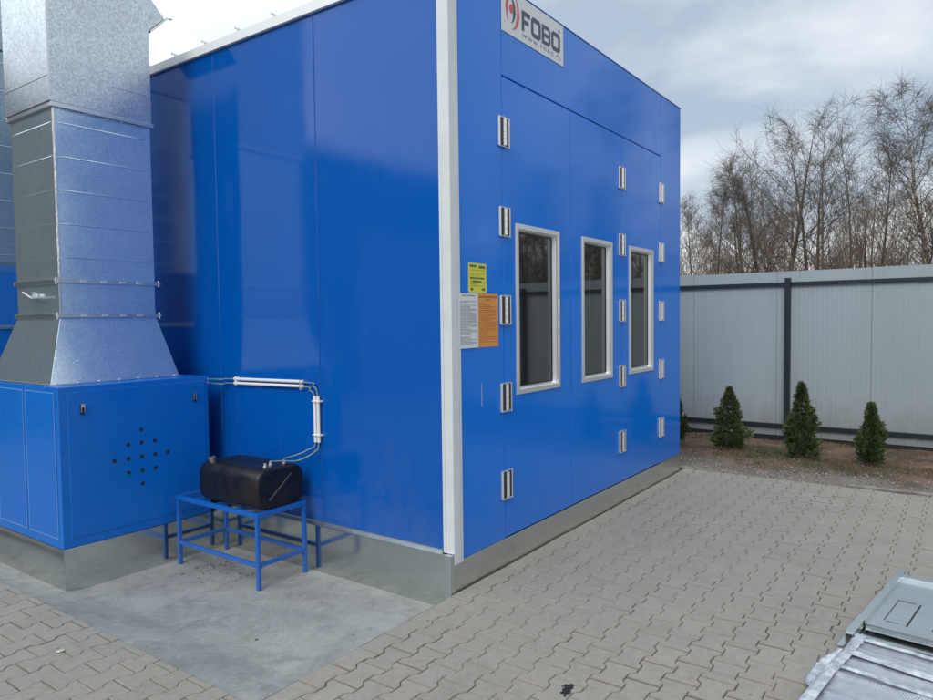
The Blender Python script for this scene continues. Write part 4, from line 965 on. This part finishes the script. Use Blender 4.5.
def zpanel(zz, u0, u1, v0, v1, name, lab, grooves):
    t = thing(name, (*LT((u0 + u1) / 2, (v0 + v1) / 2, 0)[:2], zz), lab, 'metal panel', 'galvanised panels stacked on the paving')
    link('sheet', xf(MB().box(u0, u1, v0, v1, zz - 0.002, zz)), 'galv_sheet', t)
    link('rim', xf(MB().box(u0, u1, v1 - 0.002, v1, zz + 0.0005, zz + 0.022).box(u1 - 0.05, u1 - 0.048, v0, v1 - 0.003, zz + 0.0005, zz + 0.02).box(u1 - 0.047, u1, v0, v1 - 0.003, zz + 0.018, zz + 0.02).box(u0, u0 + 0.002, v0, v1 - 0.003, zz - 0.03, zz + 0.012).box(u0 - 0.02, u0 - 0.0005, v0, v1 - 0.003, zz + 0.010, zz + 0.012)), 'galv_sheet', t)
    if grooves:
        g = MB(); z0, z1 = zz + 0.0003, zz + 0.0012
        for k in range(4):
            v = -0.10 - k * 0.215; a0, a1 = u0 + 0.11, u0 + 0.46
            g.box(a0 + 0.01, a1, v - 0.004, v, z0, z1).box(a1 - 0.005, a1, v - 0.085, v - 0.0045, z0, z1).box(a0, a0 + 0.004, v - 0.07, v - 0.012, z0, z1).box(a0 - 0.01, a1 - 0.005, v - 0.112, v - 0.104, z0, z1)
        link('punched_slot', xf(g), 'dark', t)
    return t
zpanel(0.088, 0.19, 1.06, -1.05, -0.040, 'zinc_tray', 'galvanised sheet panel with punched rectangular slots, topmost of the pile', True)
zpanel(0.040, 0.12, 1.10, -1.08, -0.044, 'zinc_tray', 'lower galvanised sheet panel under the slotted one', False)
link_b = MB()
bt = thing('timber_batten', (*LT(0.6, -0.5, 0)[:2], 0), 'timber battens carrying the stacked metal panels off the paving', 'batten')
link('batten', xf(MB().box(0.3, 0.38, -1.0, -0.05, 0.002, 0.0375).box(0.95, 1.03, -1.0, -0.05, 0.002, 0.0375)), Mat('timber', (0.25, 0.17, 0.09), 0.8).m, bt)

def wrapped():
    b = MB(); nu, nv = 150, 120; vs = []
    u0, u1, v0, v1 = -1.75, 0.02, -1.25, -0.03
    for j in range(nv + 1):
        for i in range(nu + 1):
            u = u0 + (u1 - u0) * i / nu; v = v0 + (v1 - v0) * j / nv
            e = 0.022 * noise.noise(Vector((u * 5, 0, 2))) + 0.012 * noise.noise(Vector((u * 17, 0, 5)))
            dv = (v1 + e) - v; du = (u1 + 0.02 * noise.noise(Vector((v * 9, 1, 1)))) - u; edge = min(dv, du, u - u0, v - v0)
            z = 0.085 * min(1, max(0, edge / 0.05)) ** 0.5
            # ridges of folded film running across the bundle
            ridge = 0.0
            for c_, w_, a_ in ((0.00, 0.018, 0.014), (-0.16, 0.012, 0.016), (-0.30, 0.020, 0.012), (-0.47, 0.012, 0.018), (-0.66, 0.02, 0.012), (-0.85, 0.014, 0.016)):
                cc = c_ - v * 0.03 + 0.015 * noise.noise(Vector((v * 4, c_ * 9, 0))); ridge += a_ * math.exp(-((u - cc) / w_) ** 2)
            z += ridge * min(1, max(0, edge / 0.04))
            z += 0.006 * noise.fractal(Vector((u * 9, v * 9, 1)), 1.0, 2.0, 4) + 0.003 * noise.noise(Vector((u * 40, v * 40, 3)))
            vs.append(LT(u, v + e * (1 if j == nv else 0), max(z, 0.003)))
    b.faces(vs, [(j * (nu + 1) + i, j * (nu + 1) + i + 1, (j + 1) * (nu + 1) + i + 1, (j + 1) * (nu + 1) + i) for j in range(nv) for i in range(nu)])
    return b
wr = thing('wrapped_bundle', (*LT(-0.7, -0.6, 0)[:2], 0), 'flat bundle wrapped in bubble film lying on the paving in the right foreground', 'wrapped bundle')
link('bubble_wrap', wrapped(), 'bubble', wr, smooth=True)
def strip(pts, wd, seed, nw=10):
    """crumpled film strip following pts (u,v,z)"""
    r = random.Random(seed); P_ = bez(pts, 16); b = MB(); vs = []
    for i, p in enumerate(P_):
        t = (P_[min(i + 1, len(P_) - 1)] - P_[max(i - 1, 0)]); t.z = 0; t.normalize(); s_ = Vector((-t.y, t.x, 0)); w_ = wd * (1 + 0.35 * noise.noise(Vector((i * 0.3, seed, 0))))
        for k in range(nw + 1):
            q = p + s_ * w_ * (k / nw - 0.5); zz = 0.002 + 0.004 * math.sin(PI * k / nw) + 0.010 * abs(noise.noise(Vector((i * 0.22, k * 1.1, seed))))
            vs.append(LT(q.x, q.y, q.z + zz))
    b.faces(vs, [(i * (nw + 1) + k, i * (nw + 1) + k + 1, (i + 1) * (nw + 1) + k + 1, (i + 1) * (nw + 1) + k) for i in range(len(P_) - 1) for k in range(nw)]); return b
fsx = [([(0.0, -0.07, 0.10), (-0.2, -0.07, 0.10), (-0.5, -0.06, 0.10), (-0.9, -0.06, 0.10)], 0.05, 1), ([(-0.03, -0.09, 0.095), (-0.05, -0.4, 0.098), (-0.08, -0.9, 0.098)], 0.035, 2), ([(-0.22, -0.08, 0.098), (-0.26, -0.5, 0.10), (-0.3, -1.0, 0.10)], 0.06, 3),
       ([(-0.40, -0.08, 0.098), (-0.43, -0.5, 0.10), (-0.45, -1.0, 0.10)], 0.035, 4), ([(-0.20, -0.04, 0.085), (-0.30, 0.01, 0.05), (-0.42, 0.03, 0.012), (-0.52, 0.0, 0.03), (-0.6, -0.05, 0.07)], 0.05, 5)]
for p, wd, sd_ in fsx:
    o = link('film_fold', strip(p, wd, sd_), 'film', wr, smooth=True); s_ = o.modifiers.new('t', 'SOLIDIFY'); s_.thickness = 0.0015

# dark oily clump near the camera on the paving
def clump():
    b = MB(); r = random.Random(9)
    for _ in range(34):
        x, y = -0.62 + r.gauss(0, 0.026), -1.10 + r.gauss(0, 0.009); s_ = r.uniform(0.004, 0.011); b.tube([(x, y, -0.003), (x + r.gauss(0, 0.003), y, s_ * 0.5), (x, y, s_ * 0.8)], [s_, s_, s_ * 0.3], 6)
    return b
tag(link('dirt_clump', clump(), 'dark', loc=(-0.62, -1.10, 0)), 'small dark dirt clump on the paving at the bottom centre', 'dirt')

for o in bpy.data.objects:
    if '_loc' in o: del o['_loc']
